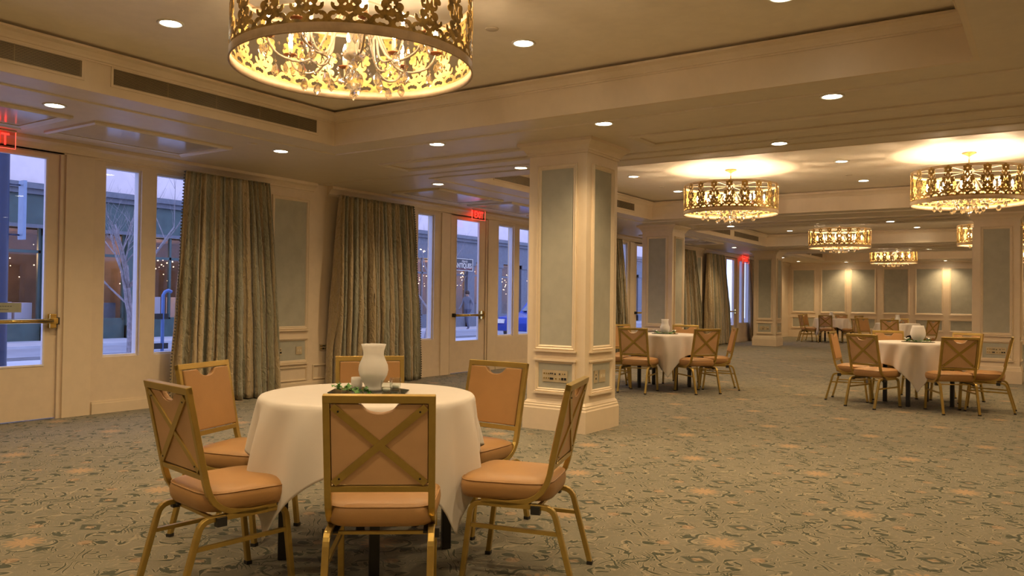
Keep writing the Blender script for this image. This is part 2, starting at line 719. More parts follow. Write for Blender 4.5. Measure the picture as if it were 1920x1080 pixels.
DESC = ['door']
for i, (a, b, ga, gb) in enumerate(DOORS):
    mb = MB()   # frame lining and the door leaf
    for (y0, y1, z0, z1) in ((a, a + .03, 0, 2.62), (b - .03, b, 0, 2.62), (a + .03, b - .03, 2.59, 2.62)):
        mb.box(-.13, .012, y0, y1, z0, z1)
    d = struct('door_%d' % (i + 1), mb, PAINTW)
    lf = MB()
    A, B = a + .034, b - .034
    for (y0, y1, z0, z1) in ((A, ga, .012, 2.586), (gb, B, .012, 2.586), (ga, gb, .012, .52), (ga, gb, 2.545, 2.586)):
        lf.box(-.055, -.01, y0, y1, z0, z1)
    leaf = lf.build('door_leaf', PAINTW, d)
    gf = MB()
    gf.frame((-.01, 0, 0), (0, 1, 0), (0, 0, 1), (1, 0, 0), ga, gb, .52, 2.545, .016, prof=((0, 0), (0, .006), (1, .004), (1, -.03), (0, -.03)))
    gf.build('glazing_bead', WPAINT, d)
    gg = MB()
    gg.box(-.036, -.030, ga, gb, .52, 2.545)
    gg.build('glass_pane', GLASS, d)
    # panic bar
    pb = MB()
    zb = .955
    pb.box(.0, .055, gb + .02, gb + .085, zb - .07, zb + .07)
    pb.box(.0, .06, gb + .015, gb + .10, zb - .028, zb + .03)
    br = pb.build('panic_bar_bracket', BRASS, d)
    bevel(br, .006)
    pb = MB()
    pb.tube([(.055, ga - .05, zb), (.055, gb + .05, zb)], .021, 16)
    pb.build('push_bar', BRASS, d)
    pb = MB()
    pb.box(-.012, .045, gb + .102, gb + .118, zb - .035, zb + .035)
    pb.box(-.012, .045, ga - .085, ga - .05, zb - .03, zb + .03)
    pb.build('latch', BLACKP, d)
tagd = bpy.data.objects

# flat vertical boards between door and side windows
for (y0, y1) in ((4.15, 4.43), (2.74, 3.0), (10.06, 10.28), (11.34, 11.58), (17.0, 17.2), (18.32, 18.6), (23.33, 23.53), (24.64, 24.84)):
    mb = MB()
    mb.box(0, .022, y0, y1, 0, 2.60)
    struct('trim_post', mb, PAINT)


def crown(name, pts, closed=False):
    pass


def cornice(y0, y1):
    mb = MB()
    P = [(0, ZS - .125), (.012, ZS - .125), (.012, ZS - .11), (.03, ZS - .105), (.035, ZS - .085), (.06, ZS - .055), (.095, ZS - .035), (.10, ZS - .035), (.10, ZS), (0, ZS)]
    k = len(P)
    vs = [(x, y0, z) for x, z in P] + [(x, y1, z) for x, z in P]
    fs = [(q, (q + 1) % k, (q + 1) % k + k, q + k) for q in range(k)] + [tuple(range(k))[::-1], tuple(range(k, 2 * k))]
    mb.add(vs, fs)
    return struct('trim_cornice', mb, PAINT)


cornice(YB, 7.36)
cornice(7.62, 15.2)
cornice(15.5, 21.55)
cornice(21.7, YF)


def far_cornice():
    mb = MB()
    P = [(0, ZS - .125), (.012, ZS - .125), (.012, ZS - .11), (.03, ZS - .105), (.035, ZS - .085), (.06, ZS - .055), (.095, ZS - .035), (.10, ZS - .035), (.10, ZS), (0, ZS)]
    k = len(P)
    vs = [(.1, YF - x, z) for x, z in P] + [(XR, YF - x, z) for x, z in P]
    fs = [(q, (q + 1) % k, (q + 1) % k + k, q + k) for q in range(k)] + [tuple(range(k))[::-1], tuple(range(k, 2 * k))]
    mb.add(vs, fs)
    return struct('trim_cornice_far', mb, PAINT)


far_cornice()

# skirting boards
for (y0, y1) in ((YB, 2.72), (4.45, 10.04), (11.6, 16.98), (18.62, 23.3), (24.86, YF)):
    mb = MB()
    hi = .105
    mb.box(0, .020, y0, y1, 0, hi)
    mb.box(0, .012, y0, y1, hi, hi + .02)
    struct('baseboard_left', mb, PAINT)
mb = MB()
mb.box(.02, XR, YF - .025, YF, 0, .20)
mb.box(.02, XR, YF - .018, YF, .2, .235)
struct('baseboard_far', mb, PAINT)


# panelled wall pieces: fabric inset + mouldings
def wall_panel(O, U, N, u0, u1, z0, z1, low=None, mitre=.045):
    V = (0, 0, 1)
    O = Vector(O)
    Uv, Nv = Vector(U), Vector(N)
    mb = MB()
    mb.frame(O, U, V, N, u0, u1, z0, z1, mitre, prof=((0, 0), (0, .018), (.25, .026), (.5, .016), (.75, .018), (1, .006), (1, 0)))
    rng = [(z0, z1)]
    if low:
        mb.frame(O, U, V, N, u0, u1, low[0], low[1], mitre * .8, prof=((0, 0), (0, .016), (.25, .022), (.5, .014), (.75, .016), (1, .006), (1, 0)))
        for zz in (z0, low[1] + .004, low[0]):
            a = O + Uv * (u0 - .012) + Nv * 0
            b = O + Uv * (u1 + .012) + Nv * .030
            mb.box(a.x, b.x, a.y, b.y, zz - .018, zz)
    fr = mb
    fb = MB()
    m = mitre
    for (za, zb_, mm) in [(z0, z1, m)] + ([(low[0], low[1], m * .8)] if low else []):
        a = O + Uv * (u0 + mm) + Nv * .0008
        b = O + Uv * (u1 - mm) + Nv * .004
        fb.box(a.x, b.x, a.y, b.y, za + mm, zb_ - mm)
    return fr, fb


for (y0, y1) in ((6.69, 7.30), (21.22, 21.60), (13.9, 14.6)):
    fr, fb = wall_panel((0, 0, 0), (0, 1, 0), (1, 0, 0), y0, y1, .80, 2.50, (.37, .69))
    p = struct('trim_wall_panel', fr, PAINT)
    fb.build('fabric_inset', FABRIC, p)
    lo = MB()
    lo.frame((0, 0, 0), (0, 1, 0), (0, 0, 1), (1, 0, 0), y0, y1, .135, .32, .02)
    lo.build('lower_moulding', PAINT, p)
mb = MB()
mb.frame((0, 0, 0), (0, 1, 0), (0, 0, 1), (1, 0, 0), 7.40, 7.72, .135, .33, .02)
struct('trim_low_panel', mb, PAINT)

XP = [(-.0, 0), (.13, .96), (1.15, 2.02), (2.16, 3.01), (3.22, 4.06), (4.24, 5.1), (5.28, 6.14), (6.32, 7.2), (7.4, 8.3), (8.5, 9.4)]
for (x0, x1) in XP[1:]:
    fr, fb = wall_panel((0, YF, 0), (1, 0, 0), (0, -1, 0), x0, x1, .90, 2.50, (.34, .74), .05)
    p = struct('trim_far_panel', fr, PAINT)
    fb.build('fabric_inset', FABRIC, p)

# ceiling panels by the windows, beam panels and the partition track
for (y0, y1) in ((2.1, 3.56), (3.74, 5.15), (8.45, 9.98), (10.2, 11.7), (11.95, 13.4), (16.6, 18.1), (18.3, 19.8), (24.6, 26.0)):
    mb = MB()
    mb.loop_sweep([(0, ZS), (0, ZS - .018), (.02, ZS - .03), (.04, ZS - .018), (.07, ZS - .012), (.07, ZS)], (.40, 1.26, y0, y1))
    p = struct('trim_ceiling_panel', mb, SOFF)
    q = MB()
    q.box(.47, 1.19, y0 + .07, y1 - .07, ZS - .006, ZS - .0005)
    q.build('panel_face', GLOSSP, p)
for (x0, x1, y0, y1) in ((1.86, 3.95, 6.62, 7.12), (4.92, 9.6, 6.62, 7.12), (2.3, 6.9, 14.75, 15.2), (1.75, 9.6, 22.3, 22.8)):
    mb = MB()
    mb.loop_sweep([(0, ZS), (0, ZS - .012), (.02, ZS - .022), (.05, ZS - .01), (.075, ZS - .014), (.075, ZS)], (x0, x1, y0, y1))
    struct('trim_beam_panel', mb, SOFF)
for (yt, xa) in ((7.46, .11), (15.62, 2.1), (23.95, 1.7)):
    mb = MB()
    mb.box(xa, XR, yt - .035, yt - .008, ZS - .007, ZS, 0)
    mb.box(xa, XR, yt + .008, yt + .035, ZS - .007, ZS, 0)
    mb.box(xa, XR, yt - .008, yt + .008, ZS - .0015, ZS, 1)
    struct('trim_partition_track', mb, [SOFF, DARKGAP])

# ------------------------------------------------------------------ supply grilles in the coffer faces
VENTS = [(2.22, 1.3, 3.11, 'first grille in the near ceiling recess, cut off by the left picture edge'),
         (2.22, 3.35, 5.37, 'long air grille in the near ceiling recess, left of the big chandelier'),
         (2.05, 8.6, 10.4, 'air grille in the second ceiling recess, hidden mostly by the near column'),
         (2.05, 10.9, 12.85, 'air grille in the second ceiling recess, just right of the near column'),
         (1.85, 16.7, 18.5, 'air grille in the third ceiling recess, nearer one above the far windows'),
         (1.85, 18.8, 20.7, 'air grille in the third ceiling recess, farther one above the far windows'),
         (1.62, 25.4, 27.0, 'air grille in the farthest ceiling recess, nearer half'),
         (1.62, 27.2, 28.7, 'air grille in the farthest ceiling recess, by the far wall')]
for (x, y0, y1, lab) in VENTS:
    g = thing('air_grille', lab, 'air grille', (x + .003, y0, ZS), group='supply air grilles in the coffer faces')
    L = y1 - y0
    mb = MB()
    z0, z1 = .085, .205
    mb.frame((0, 0, 0), (0, 1, 0), (0, 0, 1), (1, 0, 0), -.02, L + .02, z0 - .02, z1 + .02, .02, prof=((0, .0005), (0, .008), (1, .005), (1, .0005)))
    mb.build('grille_frame', PAINT, g)
    mb = MB()
    mb.box(.0005, .002, 0, L, z0, z1)
    mb.build('backing', DARKGAP, g)
    mb = MB()
    n = 11
    for k in range(n):
        z = z0 + (k + .5) * (z1 - z0) / n
        mb.box(.002, .007, 0, L, z - .0034, z + .0030)
    for k in range(1, int(L / .45) + 1):
        mb.box(.002, .0075, k * .45 - .003, k * .45 + .003, z0, z1)
    mb.build('louvre_bars', VENT, g)


# ------------------------------------------------------------------ columns
def outlet_plate(parent, O, U, N, w, h, pattern):
    O, U, N = Vector(O), Vector(U), Vector(N)
    Vz = Vector((0, 0, 1))
    R = Matrix((U, Vz, N)).transposed().to_4x4()
    R.translation = O
    mb = MB()
    mb.box(-w / 2, w / 2, -h / 2, h / 2, 0, .006, 0, R)
    o = mb.build('outlet_plate', PLATE, parent)
    mb = MB()
    for (u, v, s, k) in pattern:
        mb.box(u * w - s, u * w + s, v * h - s, v * h + s, .006, .009, k, R)
    mb.build('sockets', [SOCK, BRASS, IVORY], o)
    return o


PAT = []
for i in range(3):
    for j in range(2):
        PAT.append((-.42 + i * .09, -.2 + j * .4, .006, 1))
for i in range(2):
    PAT.append((-.16 + i * .07, -.22, .009, 0))
    PAT.append((-.16 + i * .07, .22, .006, 0))
PAT += [(.02, .18, .007, 0), (.05, -.22, .006, 1), (.2, .2, .007, 0), (.2, -.2, .006, 1), (.32, .22, .005, 1), (.40, .22, .005, 0), (.31, -.2, .011, 0), (.42, -.2, .011, 0)]


def column(x0, y0, w, label, plates=('left',), xr=None):
    """x0,y0 = near-left corner of the shaft"""
    c = thing('column', label, 'column', (x0 + w / 2, y0 + w / 2, 0), group='square panelled columns')
    h = w / 2
    mb = MB()
    mb.box(-h, h, -h, h, 0, ZS - .02)
    mb.build('shaft', PAINT, c)
    mb = MB()
    mb.loop_sweep([(0, 0), (-.03, 0), (-.03, .20), (-.024, .212), (-.024, .228), (-.017, .236), (-.017, .25), (-.008, .262), (0, .275)], (-h, h, -h, h))
    mb.build('plinth', PAINT, c)
    mb = MB()
    z = ZS
    mb.loop_sweep([(0, z - .125), (-.014, z - .125), (-.014, z - .105), (-.024, z - .10), (-.026, z - .088), (-.045, z - .06), (-.085, z - .03), (-.092, z - .03), (-.092, z), (0, z)], (-h, h, -h, h))
    mb.build('crown_moulding', PAINT, c)
    for nm, O, U, N in (('near', (0, -h, 0), (1, 0, 0), (0, -1, 0)), ('right', (h, 0, 0), (0, 1, 0), (1, 0, 0)), ('left', (-h, 0, 0), (0, 1, 0), (-1, 0, 0)), ('far', (0, h, 0), (1, 0, 0), (0, 1, 0))):
        fr, fb = wall_panel(O, U, N, -h + .095, h - .095, .755, 2.50, (.36, .665), .045)
        p = fr.build('panel_moulding', PAINT, c)
        fb.build('fabric_inset', FABRIC, p)
        if nm == 'near':
            Oz = Vector(O) + Vector(N) * .005 + Vector((0, 0, .51))
            outlet_plate(c, Oz, U, N, .27, .11, PAT)
        if nm == 'right':
            Oz = Vector(O) + Vector(N) * .005 + Vector((0, 0, .51)) + Vector(U) * -.11
            outlet_plate(c, Oz, U, N, .07, .115, [(0, .15, .006, 0), (0, -.15, .009, 0)])
            Oz = Vector(O) + Vector(N) * .005 + Vector((0, 0, .51)) + Vector(U) * .02
            outlet_plate(c, Oz, U, N, .12, .115, [(-.2, 0, .014, 2), (.2, 0, .014, 2)])
    return c


column(3.925, 6.53, .625, 'large square cream column standing right behind the foreground table')
column(1.38, 14.68, .63, 'square panelled column behind the middle round table by the curtains')
column(.98, 23.2, .63, 'most distant square column, left of the far panelled wall')
column(7.06, 14.98, .64, 'square panelled column at the right picture edge, behind the right table')

# wall outlets (separate fittings)
def wall_outlet(y, z, w, h, pat, label):
    t = thing('wall_outlet', label, 'outlet', (.006, y, z))
    outlet_plate(t, (0, 0, 0), (0, 1, 0), (1, 0, 0), w, h, pat)
    return t


wall_outlet(6.80, .53, .15, .085, PAT, 'socket plate inside the low wall panel beside the left curtain')
wall_outlet(7.16, .53, .10, .10, [(-.2, 0, .013, 2), (.2, 0, .013, 2)], 'ivory double switch plate in the low wall panel right of the left curtain')
wall_outlet(7.60, .555, .17, .085, PAT, 'brass socket plate on the bare wall between the two curtains')

# ================================================================== DOWNLIGHTS
def make_downlight():
    t = thing('recessed_downlight', '', 'ceiling light', (0, 0, 0))
    mb = MB()
    mb.lathe([(.066, 0), (.085, 0), (.087, -.004), (.080, -.009), (.068, -.007), (.066, 0)], n=32, close=False)
    mb.build('trim_ring', WTRIM, t)
    mb = MB()
    mb.lathe([(.0, -.0035), (.066, -.0035), (.066, -.001), (0, -.001)], n=32, close=False)
    mb.build('lens', LENS, t)
    return t


DL0 = make_downlight()
DLD = bpy.data.lights.new('downlight_beam', 'SPOT')
DLD.energy = E_DOWN
DLD.color = LAMP
DLD.spot_size = math.radians(135)
DLD.spot_blend = .9
DLD.shadow_soft_size = .06
first = [True]


def downlight(x, y, z, label, group='recessed ceiling downlights', e=None):
    if first[0]:
        t = DL0
        t.location = (x, y, z)
        tag(t, label, None, group)
        first[0] = False
    else:
        t = dup(DL0, (x, y, z), 0, label, group)
    l = bpy.data.objects.new('downlight_beam', DLD)
    COL.objects.link(l)
    l.parent = t
    l.location = (0, 0, -.03)
    return t


ZCL = ZT + .012
LIGHTS = [
    (3.20, 3.18, ZCL, 'bright round downlight in the near coffer, left of the big chandelier'),
    (4.99, 4.76, ZCL, 'bright round downlight in the near coffer, just right of the big chandelier'),
    (6.77, 4.84, ZCL, 'downlight in the near coffer clipped by the top picture edge'),
    (1.53, 3.27, ZS, 'leftmost downlight, in the low ceiling strip near the left exit sign'),
    (1.53, 5.53, ZS, 'downlight in the low ceiling strip right of the glossy panel, above the first curtain'),
    (3.17, 6.04, ZS, 'left downlight on the near side of the first ceiling beam'),
    (4.97, 6.04, ZS, 'downlight on the first ceiling beam directly above the near column'),
    (6.79, 6.07, ZS, 'large downlight on the near side of the first beam, toward the right'),
    (1.47, 8.16, ZS, 'downlight in the low ceiling strip over the second curtain'),
    (3.12, 7.60, ZS, 'downlight touching the left edge of the near column, beyond the track'),
    (5.99, 7.62, ZS, 'downlight beyond the ceiling track, above between the two middle chandeliers'),
    (3.04, 10.72, ZCL, 'downlight in the second coffer just right of the near column'),
    (3.00, 12.5, ZCL, 'small downlight in the second coffer at the left edge of the middle chandelier'),
    (5.88, 10.84, ZCL, 'nearer of the two downlights between the middle and right chandeliers'),
    (5.81, 12.69, ZCL, 'farther of the two downlights between the middle and right chandeliers'),
    (2.90, 15.44, ZS, 'downlight seen directly under the middle chandelier crystals'),
    (5.71, 15.75, ZS, 'downlight on the second beam left of the right chandelier'),
    (1.03, 18.92, ZS, 'nearer soffit downlight right of the second column'),
    (.98, 21.44, ZS, 'second soffit downlight, above the third curtain bay'),
    (2.66, 20.63, ZCL, 'downlight in the third coffer left of the small far chandelier'),
    (5.50, 20.89, ZCL, 'downlight in the third coffer right of the small far chandelier'),
    (5.40, 23.95, ZS, 'downlight on the third beam above the farthest chandelier'),
    (.81, 26.77, ZS, 'tiny soffit downlight right beside the most distant column'),
    (.68, 29.31, ZS, 'tiny downlight in the far left corner of the room'),
    (2.09, 30.22, ZS, 'downlight washing the far wall left of the farthest chandelier'),
    (5.19, 30.22, ZS, 'downlight washing the far wall near the right column'),
]
for x, y, z, lab in LIGHTS:
    downlight(x, y, z, lab)
HID = 'unseen recessed ceiling downlight, placed out of view or behind something for its light'  # unseen fixtures: some continue the visible grids, the rest are added for light
for x, y, z in [(3.2, 4.8, ZCL), (3.2, 1.4, ZCL), (5.0, 1.3, ZCL), (6.8, 1.4, ZCL), (6.8, 3.1, ZCL), (1.53, 1.0, ZS), (8.6, 6.05, ZS), (3.2, -3.0, ZCL), (5.0, -2.6, ZCL), (6.8, -3.0, ZCL), (3.2, -6.2, ZCL), (6.8, -6.2, ZCL), (9.0, -3.5, ZS), (8.6, 2.0, ZS), (8.9, 7.6, ZS), (8.7, 10.9, ZCL), (8.7, 12.7, ZCL), (1.25, 16.2, ZS), (8.5, 15.8, ZS), (8.4, 20.9, ZCL), (8.3, 24, ZS), (8.0, 29.65, ZS), (3.5, -1.2, ZS), (6.5, -1.2, ZS), (9.0, -.8, ZS), (1.3, 12.6, ZS)]:
    downlight(x, y, z, HID, 'downlights out of sight')

# small round ceiling discs (sprinkler covers)
for x, y, z, lab in ((4.97, 4.40, ZCL, 'small flat sprinkler cover on the near coffer right of the chandelier'), (1.6, 5.12, ZS, 'small sprinkler cover in the low ceiling strip left of a downlight'), (2.97, 11.93, ZCL, 'sprinkler cover on the second coffer left of the middle chandelier'), (5.73, 12.05, ZCL, 'sprinkler cover on the second coffer between two downlights')):
    mb = MB()
    mb.lathe([(0, -.006), (.042, -.006), (.046, 0), (0, 0)], (0, 0, 0), n=24, close=False)
    o = mb.build('sprinkler_cover', SOFF)
    o.location = (x, y, z)
    tag(o, lab, 'sprinkler cover', 'sprinkler covers')


# ================================================================== CHANDELIERS
DR, DH = .625, .41       # drum radius and height
NM = 20                  # motifs round the drum


def motif_field(x, z):
    """signed distance-like field (negative = metal) of one pierced motif"""
    def circ(cx, cz, r):
        return np.hypot(x - cx, z - cz) - r

    def cap(ax, az, bx, bz, r):
        px, pz = x - ax, z - az
        dx, dz = bx - ax, bz - az
        h = np.clip((px * dx + pz * dz) / (dx * dx + dz * dz + 1e-12), 0, 1)
        return np.hypot(px - h * dx, pz - h * dz) - r

    def ringarc(cx, cz, R, t, gap):
        d = np.abs(np.hypot(x - cx, z - cz) - R) - t
        a = np.arctan2(z - cz, (x - cx))
        g = np.cos(a - gap)
        return np.where(g > .75, np.maximum(d, (g - .75) * .06), d)
    U = []
    for i in range(6):                       # flower
        a = PI / 2 + i * PI / 3
        U.append(circ(.030 * math.cos(a), .350 + .030 * math.sin(a), .0175))
    U.append(circ(0, .35, .026))
    U.append(cap(0, .33, 0, .27, .012))
    for s in (-1, 1):
        U.append(ringarc(s * .026, .295, .014, .0065, PI / 2 if s > 0 else PI / 2))
        U.append(circ(s * .032, .238, .031))      # shield lobes
        U.append(circ(s * .024, .198, .027))
        U.append(circ(s * .058, .222, .015))
        U.append(circ(s * .052, .255, .014))
        U.append(circ(s * .036, .148, .020))
        U.append(ringarc(s * .056, .128, .019, .0085, PI / 2 * (1 - s * .3)))
        U.append(circ(s * .030, .108, .018))
        U.append(ringarc(s * .070, .068, .0205, .010, PI / 2 + s * 1.2))
        U.append(ringarc(s * .026, .066, .0205, .010, PI / 2 - s * 1.2))
        U.append(circ(s * .048, .092, .012))
        U.append(circ(s * .098, .050, .012))
    U.append(circ(0, .255, .030))
    U.append(circ(0, .218, .040))
    U.append(circ(0, .160, .028))
    U.append(circ(0, .115, .020))
    f = U[0]
    for q in U[1:]:
        f = np.minimum(f, q)
    Hh = [circ(0, .35, .0095)]
    # letter M
    r = .0036
    Hh += [cap(-.024, .198, -.019, .250, r), cap(-.019, .250, 0, .206, r), cap(0, .206, .019, .250, r), cap(.019, .250, .024, .198, r), cap(-.024, .198, -.034, .196, r), cap(.024, .198, .034, .196, r), cap(-.019, .25, -.027, .25, r), cap(.019, .25, .027, .25, r)]
    # small fleur crosses
    for cz in (.282, .152):
        Hh += [cap(0, cz - .013, 0, cz + .013, .0042), cap(-.010, cz, .010, cz, .0042)]
    g = Hh[0]
    for q in Hh[1:]:
        g = np.minimum(g, q)
    return np.maximum(f, -g)


def filigree_mb():
    w = 2 * PI * DR / NM
    nx, nz = 50, 92
    xs = np.linspace(-w / 2, w / 2, nx)
    zs = np.linspace(.035, .40, nz)
    Xg, Zg = np.meshgrid(xs, zs, indexing='ij')
    F = motif_field(Xg, Zg)
    F = np.minimum(F, np.minimum(np.roll(F * 0 + 9, 0), F))
    verts, faces = [], []
    key = {}

    def vid(k, p):
        if k not in key:
            key[k] = len(verts)
            verts.append(p)
        return key[k]
    for i in range(nx - 1):
        for j in range(nz - 1):
            c = [(i, j), (i + 1, j), (i + 1, j + 1), (i, j + 1)]
            val = [F[a] for a in c]
            if min(val) >= 0:
                continue
            poly = []
            for k in range(4):
                a, b = c[k], c[(k + 1) % 4]
                va, vb = val[k], val[(k + 1) % 4]
                if va < 0:
                    poly.append(vid(('v', a), (xs[a[0]], zs[a[1]])))
                if (va < 0) != (vb < 0):
                    t = va / (va - vb)
                    e = ('e',) + tuple(sorted((a, b)))
                    poly.append(vid(e, (xs[a[0]] + t * (xs[b[0]] - xs[a[0]]), zs[a[1]] + t * (zs[b[1]] - zs[a[1]]))))
            if len(poly) >= 3:
                faces.append(tuple(poly))
    mb = MB()
    for m in range(NM):
        th = 2 * PI * m / NM
        vs = []
        for x, z in verts:
            a = th + x / DR
            vs.append((DR * math.cos(a), DR * math.sin(a), z))
        mb.add(vs, faces)
    return mb


def pendant_profile(s):
    return [(0, 0), (.35 * s, .25 * s), (.5 * s, .6 * s), (.42 * s, 1.0 * s), (.15 * s, 1.5 * s), (0, 1.75 * s)]


def make_chandelier():
    t = thing('drum_chandelier', '', 'chandelier')
    fil = filigree_mb().build('pierced_shade', GOLDLEAF, t, smooth=False)
    sd = fil.modifiers.new('solid', 'SOLIDIFY')
    sd.thickness = .004
    sd.offset = 0
    mb = MB()   # bottom band
    mb.lathe([(DR + .003, 0), (DR + .003, .046), (DR - .003, .046), (DR - .003, 0), (DR + .003, 0)], n=96, close=False)
    mb.lathe([(DR - .003, 0), (DR + .006, -.003), (DR + .006, .006), (DR + .003, .008)], n=96, close=False)
    mb.build('bottom_band', GOLDBAND, t)
    mb = MB()
    mb.lathe([(DR + .0005, .372), (DR + .0005, .405), (DR - .0055, .405), (DR - .0055, .372), (DR + .0005, .372)], n=96, close=False)
    top = mb.build('top_ring', GOLDBAND, t)
    mb = MB()   # spokes and stem
    for i in range(6):
        a = i * PI / 3 + .2
        mb.tube([(.03 * math.cos(a), .03 * math.sin(a), .395), ((DR - .004) * math.cos(a), (DR - .004) * math.sin(a), .388)], .0045, 6)
    mb.build('spokes', ARMPAINT, t)
    mb = MB()
    mb.lathe([(.006, .54), (.012, .45), (.05, .425), (.058, .40), (.03, .385), (.022, .34), (.03, .30), (.045, .27), (.05, .235), (.03, .20), (.02, .16), (.035, .12), (.06, .095), (.055, .07), (.02, .05), (.012, .03), (0, .02)], n=20)
    mb.build('centre_stem', ARMPAINT, t)
    mb = MB()   # canopy and chain
    z = ZT + .012 - (2.42)
    mb.lathe([(0, z), (.075, z), (.08, z - .006), (.07, z - .014), (.035, z - .03), (.012, z - .045), (.004, z - .05), (0, z - .05)], n=28, close=False)
    mb.build('ceiling_canopy', GOLDLEAF, t)
    mb = MB()
    zz = .53
    k = 0
    while zz < z - .05:
        pts = []
        for i in range(10):
            a = 2 * PI * i / 10
            u, v = .008 * math.cos(a), .014 * math.sin(a)
            pts.append((u, 0, zz + v) if k % 2 else (0, u, zz + v))
        mb.tube(pts, .0022, 5, closed=True)
        zz += .020
        k += 1
    mb.build('chain', BRASS, t)
    # arms: outer tier of eight and inner tier of six
    for tier, (n, R, zc, off) in enumerate(((8, .44, .135, 0), (6, .27, .155, .26))):
        for i in range(n):
            a = 2 * PI * i / n + off
            ca, sa = math.cos(a), math.sin(a)
            prof = [(.03, .30), (.07, .30), (.12, .23), (.17 * R / .44 + .03, zc - .07), (.28 * R / .44, zc - .115), (.38 * R / .44, zc - .09), (R * .97, zc - .04), (R, zc)]
            # smooth the S curve
            P = []
            for q in range(len(prof) - 1):
                p0 = prof[max(q - 1, 0)]
                p1, p2 = prof[q], prof[q + 1]
                p3 = prof[min(q + 2, len(prof) - 1)]
                for s_ in range(3):
                    u = s_ / 3
                    P.append(tuple(.5 * ((2 * p1[d]) + (-p0[d] + p2[d]) * u + (2 * p0[d] - 5 * p1[d] + 4 * p2[d] - p3[d]) * u * u + (-p0[d] + 3 * p1[d] - 3 * p2[d] + p3[d]) * u ** 3) for d in (0, 1)))
            P.append(prof[-1])
            mb = MB()
            mb.tube([(r * ca, r * sa, zz_) for r, zz_ in P], .0065, 7)
            arm = mb.build('arm', ARMPAINT, t)
            mb = MB()
            mb.lathe([(0, -.004), (.012, -.006), (.036, .004), (.038, .007), (.012, 0), (0, 0)], (R * ca, R * sa, zc), 18, close=False)
            mb.build('drip_pan', PAN, arm)
            mb = MB()
            mb.lathe([(.0, 0), (.0125, 0), (.0125, .075), (.008, .078), (0, .078)], (R * ca, R * sa, zc), 12, close=False)
            mb.build('candle_sleeve', CANDLE, arm)
            mb = MB()
            mb.lathe([(0, .078), (.006, .08), (.0125, .098), (.0115, .112), (.005, .132), (0, .142)], (R * ca, R * sa, zc), 12, close=False)
            mb.build('flame_bulb', BULB, arm)
            # crystals hanging from the pan
            mb = MB()
            for q in range(3 if tier == 0 else 2):
                b = a + (q - 1) * 1.3
                px, py = R * ca + .03 * math.cos(b), R * sa + .03 * math.sin(b)
                zt_ = zc
                for bead in range(2):
                    mb.lathe([(0, -.006), (.006, 0), (0, .006)], (px, py, zt_ - .012 - bead * .014), 6, close=False)
                mb.lathe([(0, -.058), (.010, -.047), (.015, -.032), (.009, -.010), (0, 0)], (px, py, zt_ - .04), 8, close=False)
            mb.build('crystal_drops', CRYSTAL, arm, smooth=False)
    # swags of beads and lower pendants
    for i in range(8):
        a0 = 2 * PI * i / 8
        mb = MB()
        for q in range(1, 14):
            u = q / 14
            R = .44 * (1 - u) + .06 * u
            z_ = .15 * (1 - u) + .10 * u - .11 * math.sin(PI * u)
            mb.lathe([(0, -.009), (.009, 0), (0, .009)], (R * math.cos(a0 + .1), R * math.sin(a0 + .1), z_), 6, close=False)
        mb.build('bead_swag', CRYSTAL, t, smooth=False)
    for i in range(18):
        if i < 12:
            a, R, zz_ = 2 * PI * i / 12 + .15, .40 if i % 2 else .30, .015 if i % 2 else -.012
        else:
            a, R, zz_ = 2 * PI * i / 6, .15, -.02
        mb = MB()
        x_, y_ = R * math.cos(a), R * math.sin(a)
        mb.lathe([(0, -.075), (.012, -.064), (.021, -.045), (.014, -.016), (0, 0)], (x_, y_, zz_), 8, close=False)
        mb.lathe([(0, -.009), (.009, 0), (0, .009)], (x_, y_, zz_ + .012), 6, close=False)
        mb.tube([(x_, y_, zz_ + .02), (x_, y_, zz_ + .085)], .0012, 4)
        mb.build('crystal_pendant', CRYSTAL, t, smooth=False)
    mb = MB()
    mb.lathe([(0, -.095), (.025, -.089), (.045, -.068), (.052, -.04), (.045, -.012), (.025, .008), (0, .014)], (0, 0, -.01), 10, close=False)
    mb.lathe([(0, -.13), (.010, -.122), (.014, -.112), (.010, -.102), (0, -.098)], (0, 0, -.01), 8, close=False)
    mb.build('crystal_ball', CRYSTAL, t, smooth=False)
    return t


CH0 = make_chandelier()
CLD = bpy.data.lights.new('candle_glow', 'POINT')
CLD.energy = E_CHAN / 8
CLD.color = (1, .71, .46)
CLD.shadow_soft_size = .03
CLF = CLD.copy()
CLF.energy = E_CHAN / 4
firstc = [True]


def chandelier(x, y, rz, label, near=False):
    global CH0
    if firstc[0]:
        t = CH0
        t.location = (x, y, 2.42)
        t.rotation_euler = (0, 0, rz)
        tag(t, label, None, 'drum chandeliers')
        firstc[0] = False
    else:
        t = dup(CH0, (x, y, 2.42), rz, label, 'drum chandeliers')
    n = 8 if near else 4
    d = CLD if near else CLF
    for i in range(n):
        a = 2 * PI * i / n
        l = bpy.data.objects.new('candle_glow', d)
        COL.objects.link(l)
        l.parent = t
        l.location = (.44 * math.cos(a), .44 * math.sin(a), .225)
    return t


chandelier(5.03, 3.06, .12, 'huge pierced gold drum chandelier with crystals hanging over the foreground table', True)
chandelier(4.45, 10.82, .3, 'pierced gold drum chandelier over the middle of the room, right of the near column', True)
chandelier(7.29, 10.96, .05, 'pierced gold drum chandelier cut by the right picture edge', True)
chandelier(4.32, 18.3, .2, 'small distant gold drum chandelier, left one in front of the far wall')
chandelier(7.15, 18.5, .6, 'gold drum chandelier half hidden by the right column')
chandelier(4.30, 25.6, .4, 'farthest and lowest-looking gold drum chandelier, centre of the far wall')
chandelier(7.05, 26.0, .9, 'farthest sliver of a gold drum chandelier behind the right column')


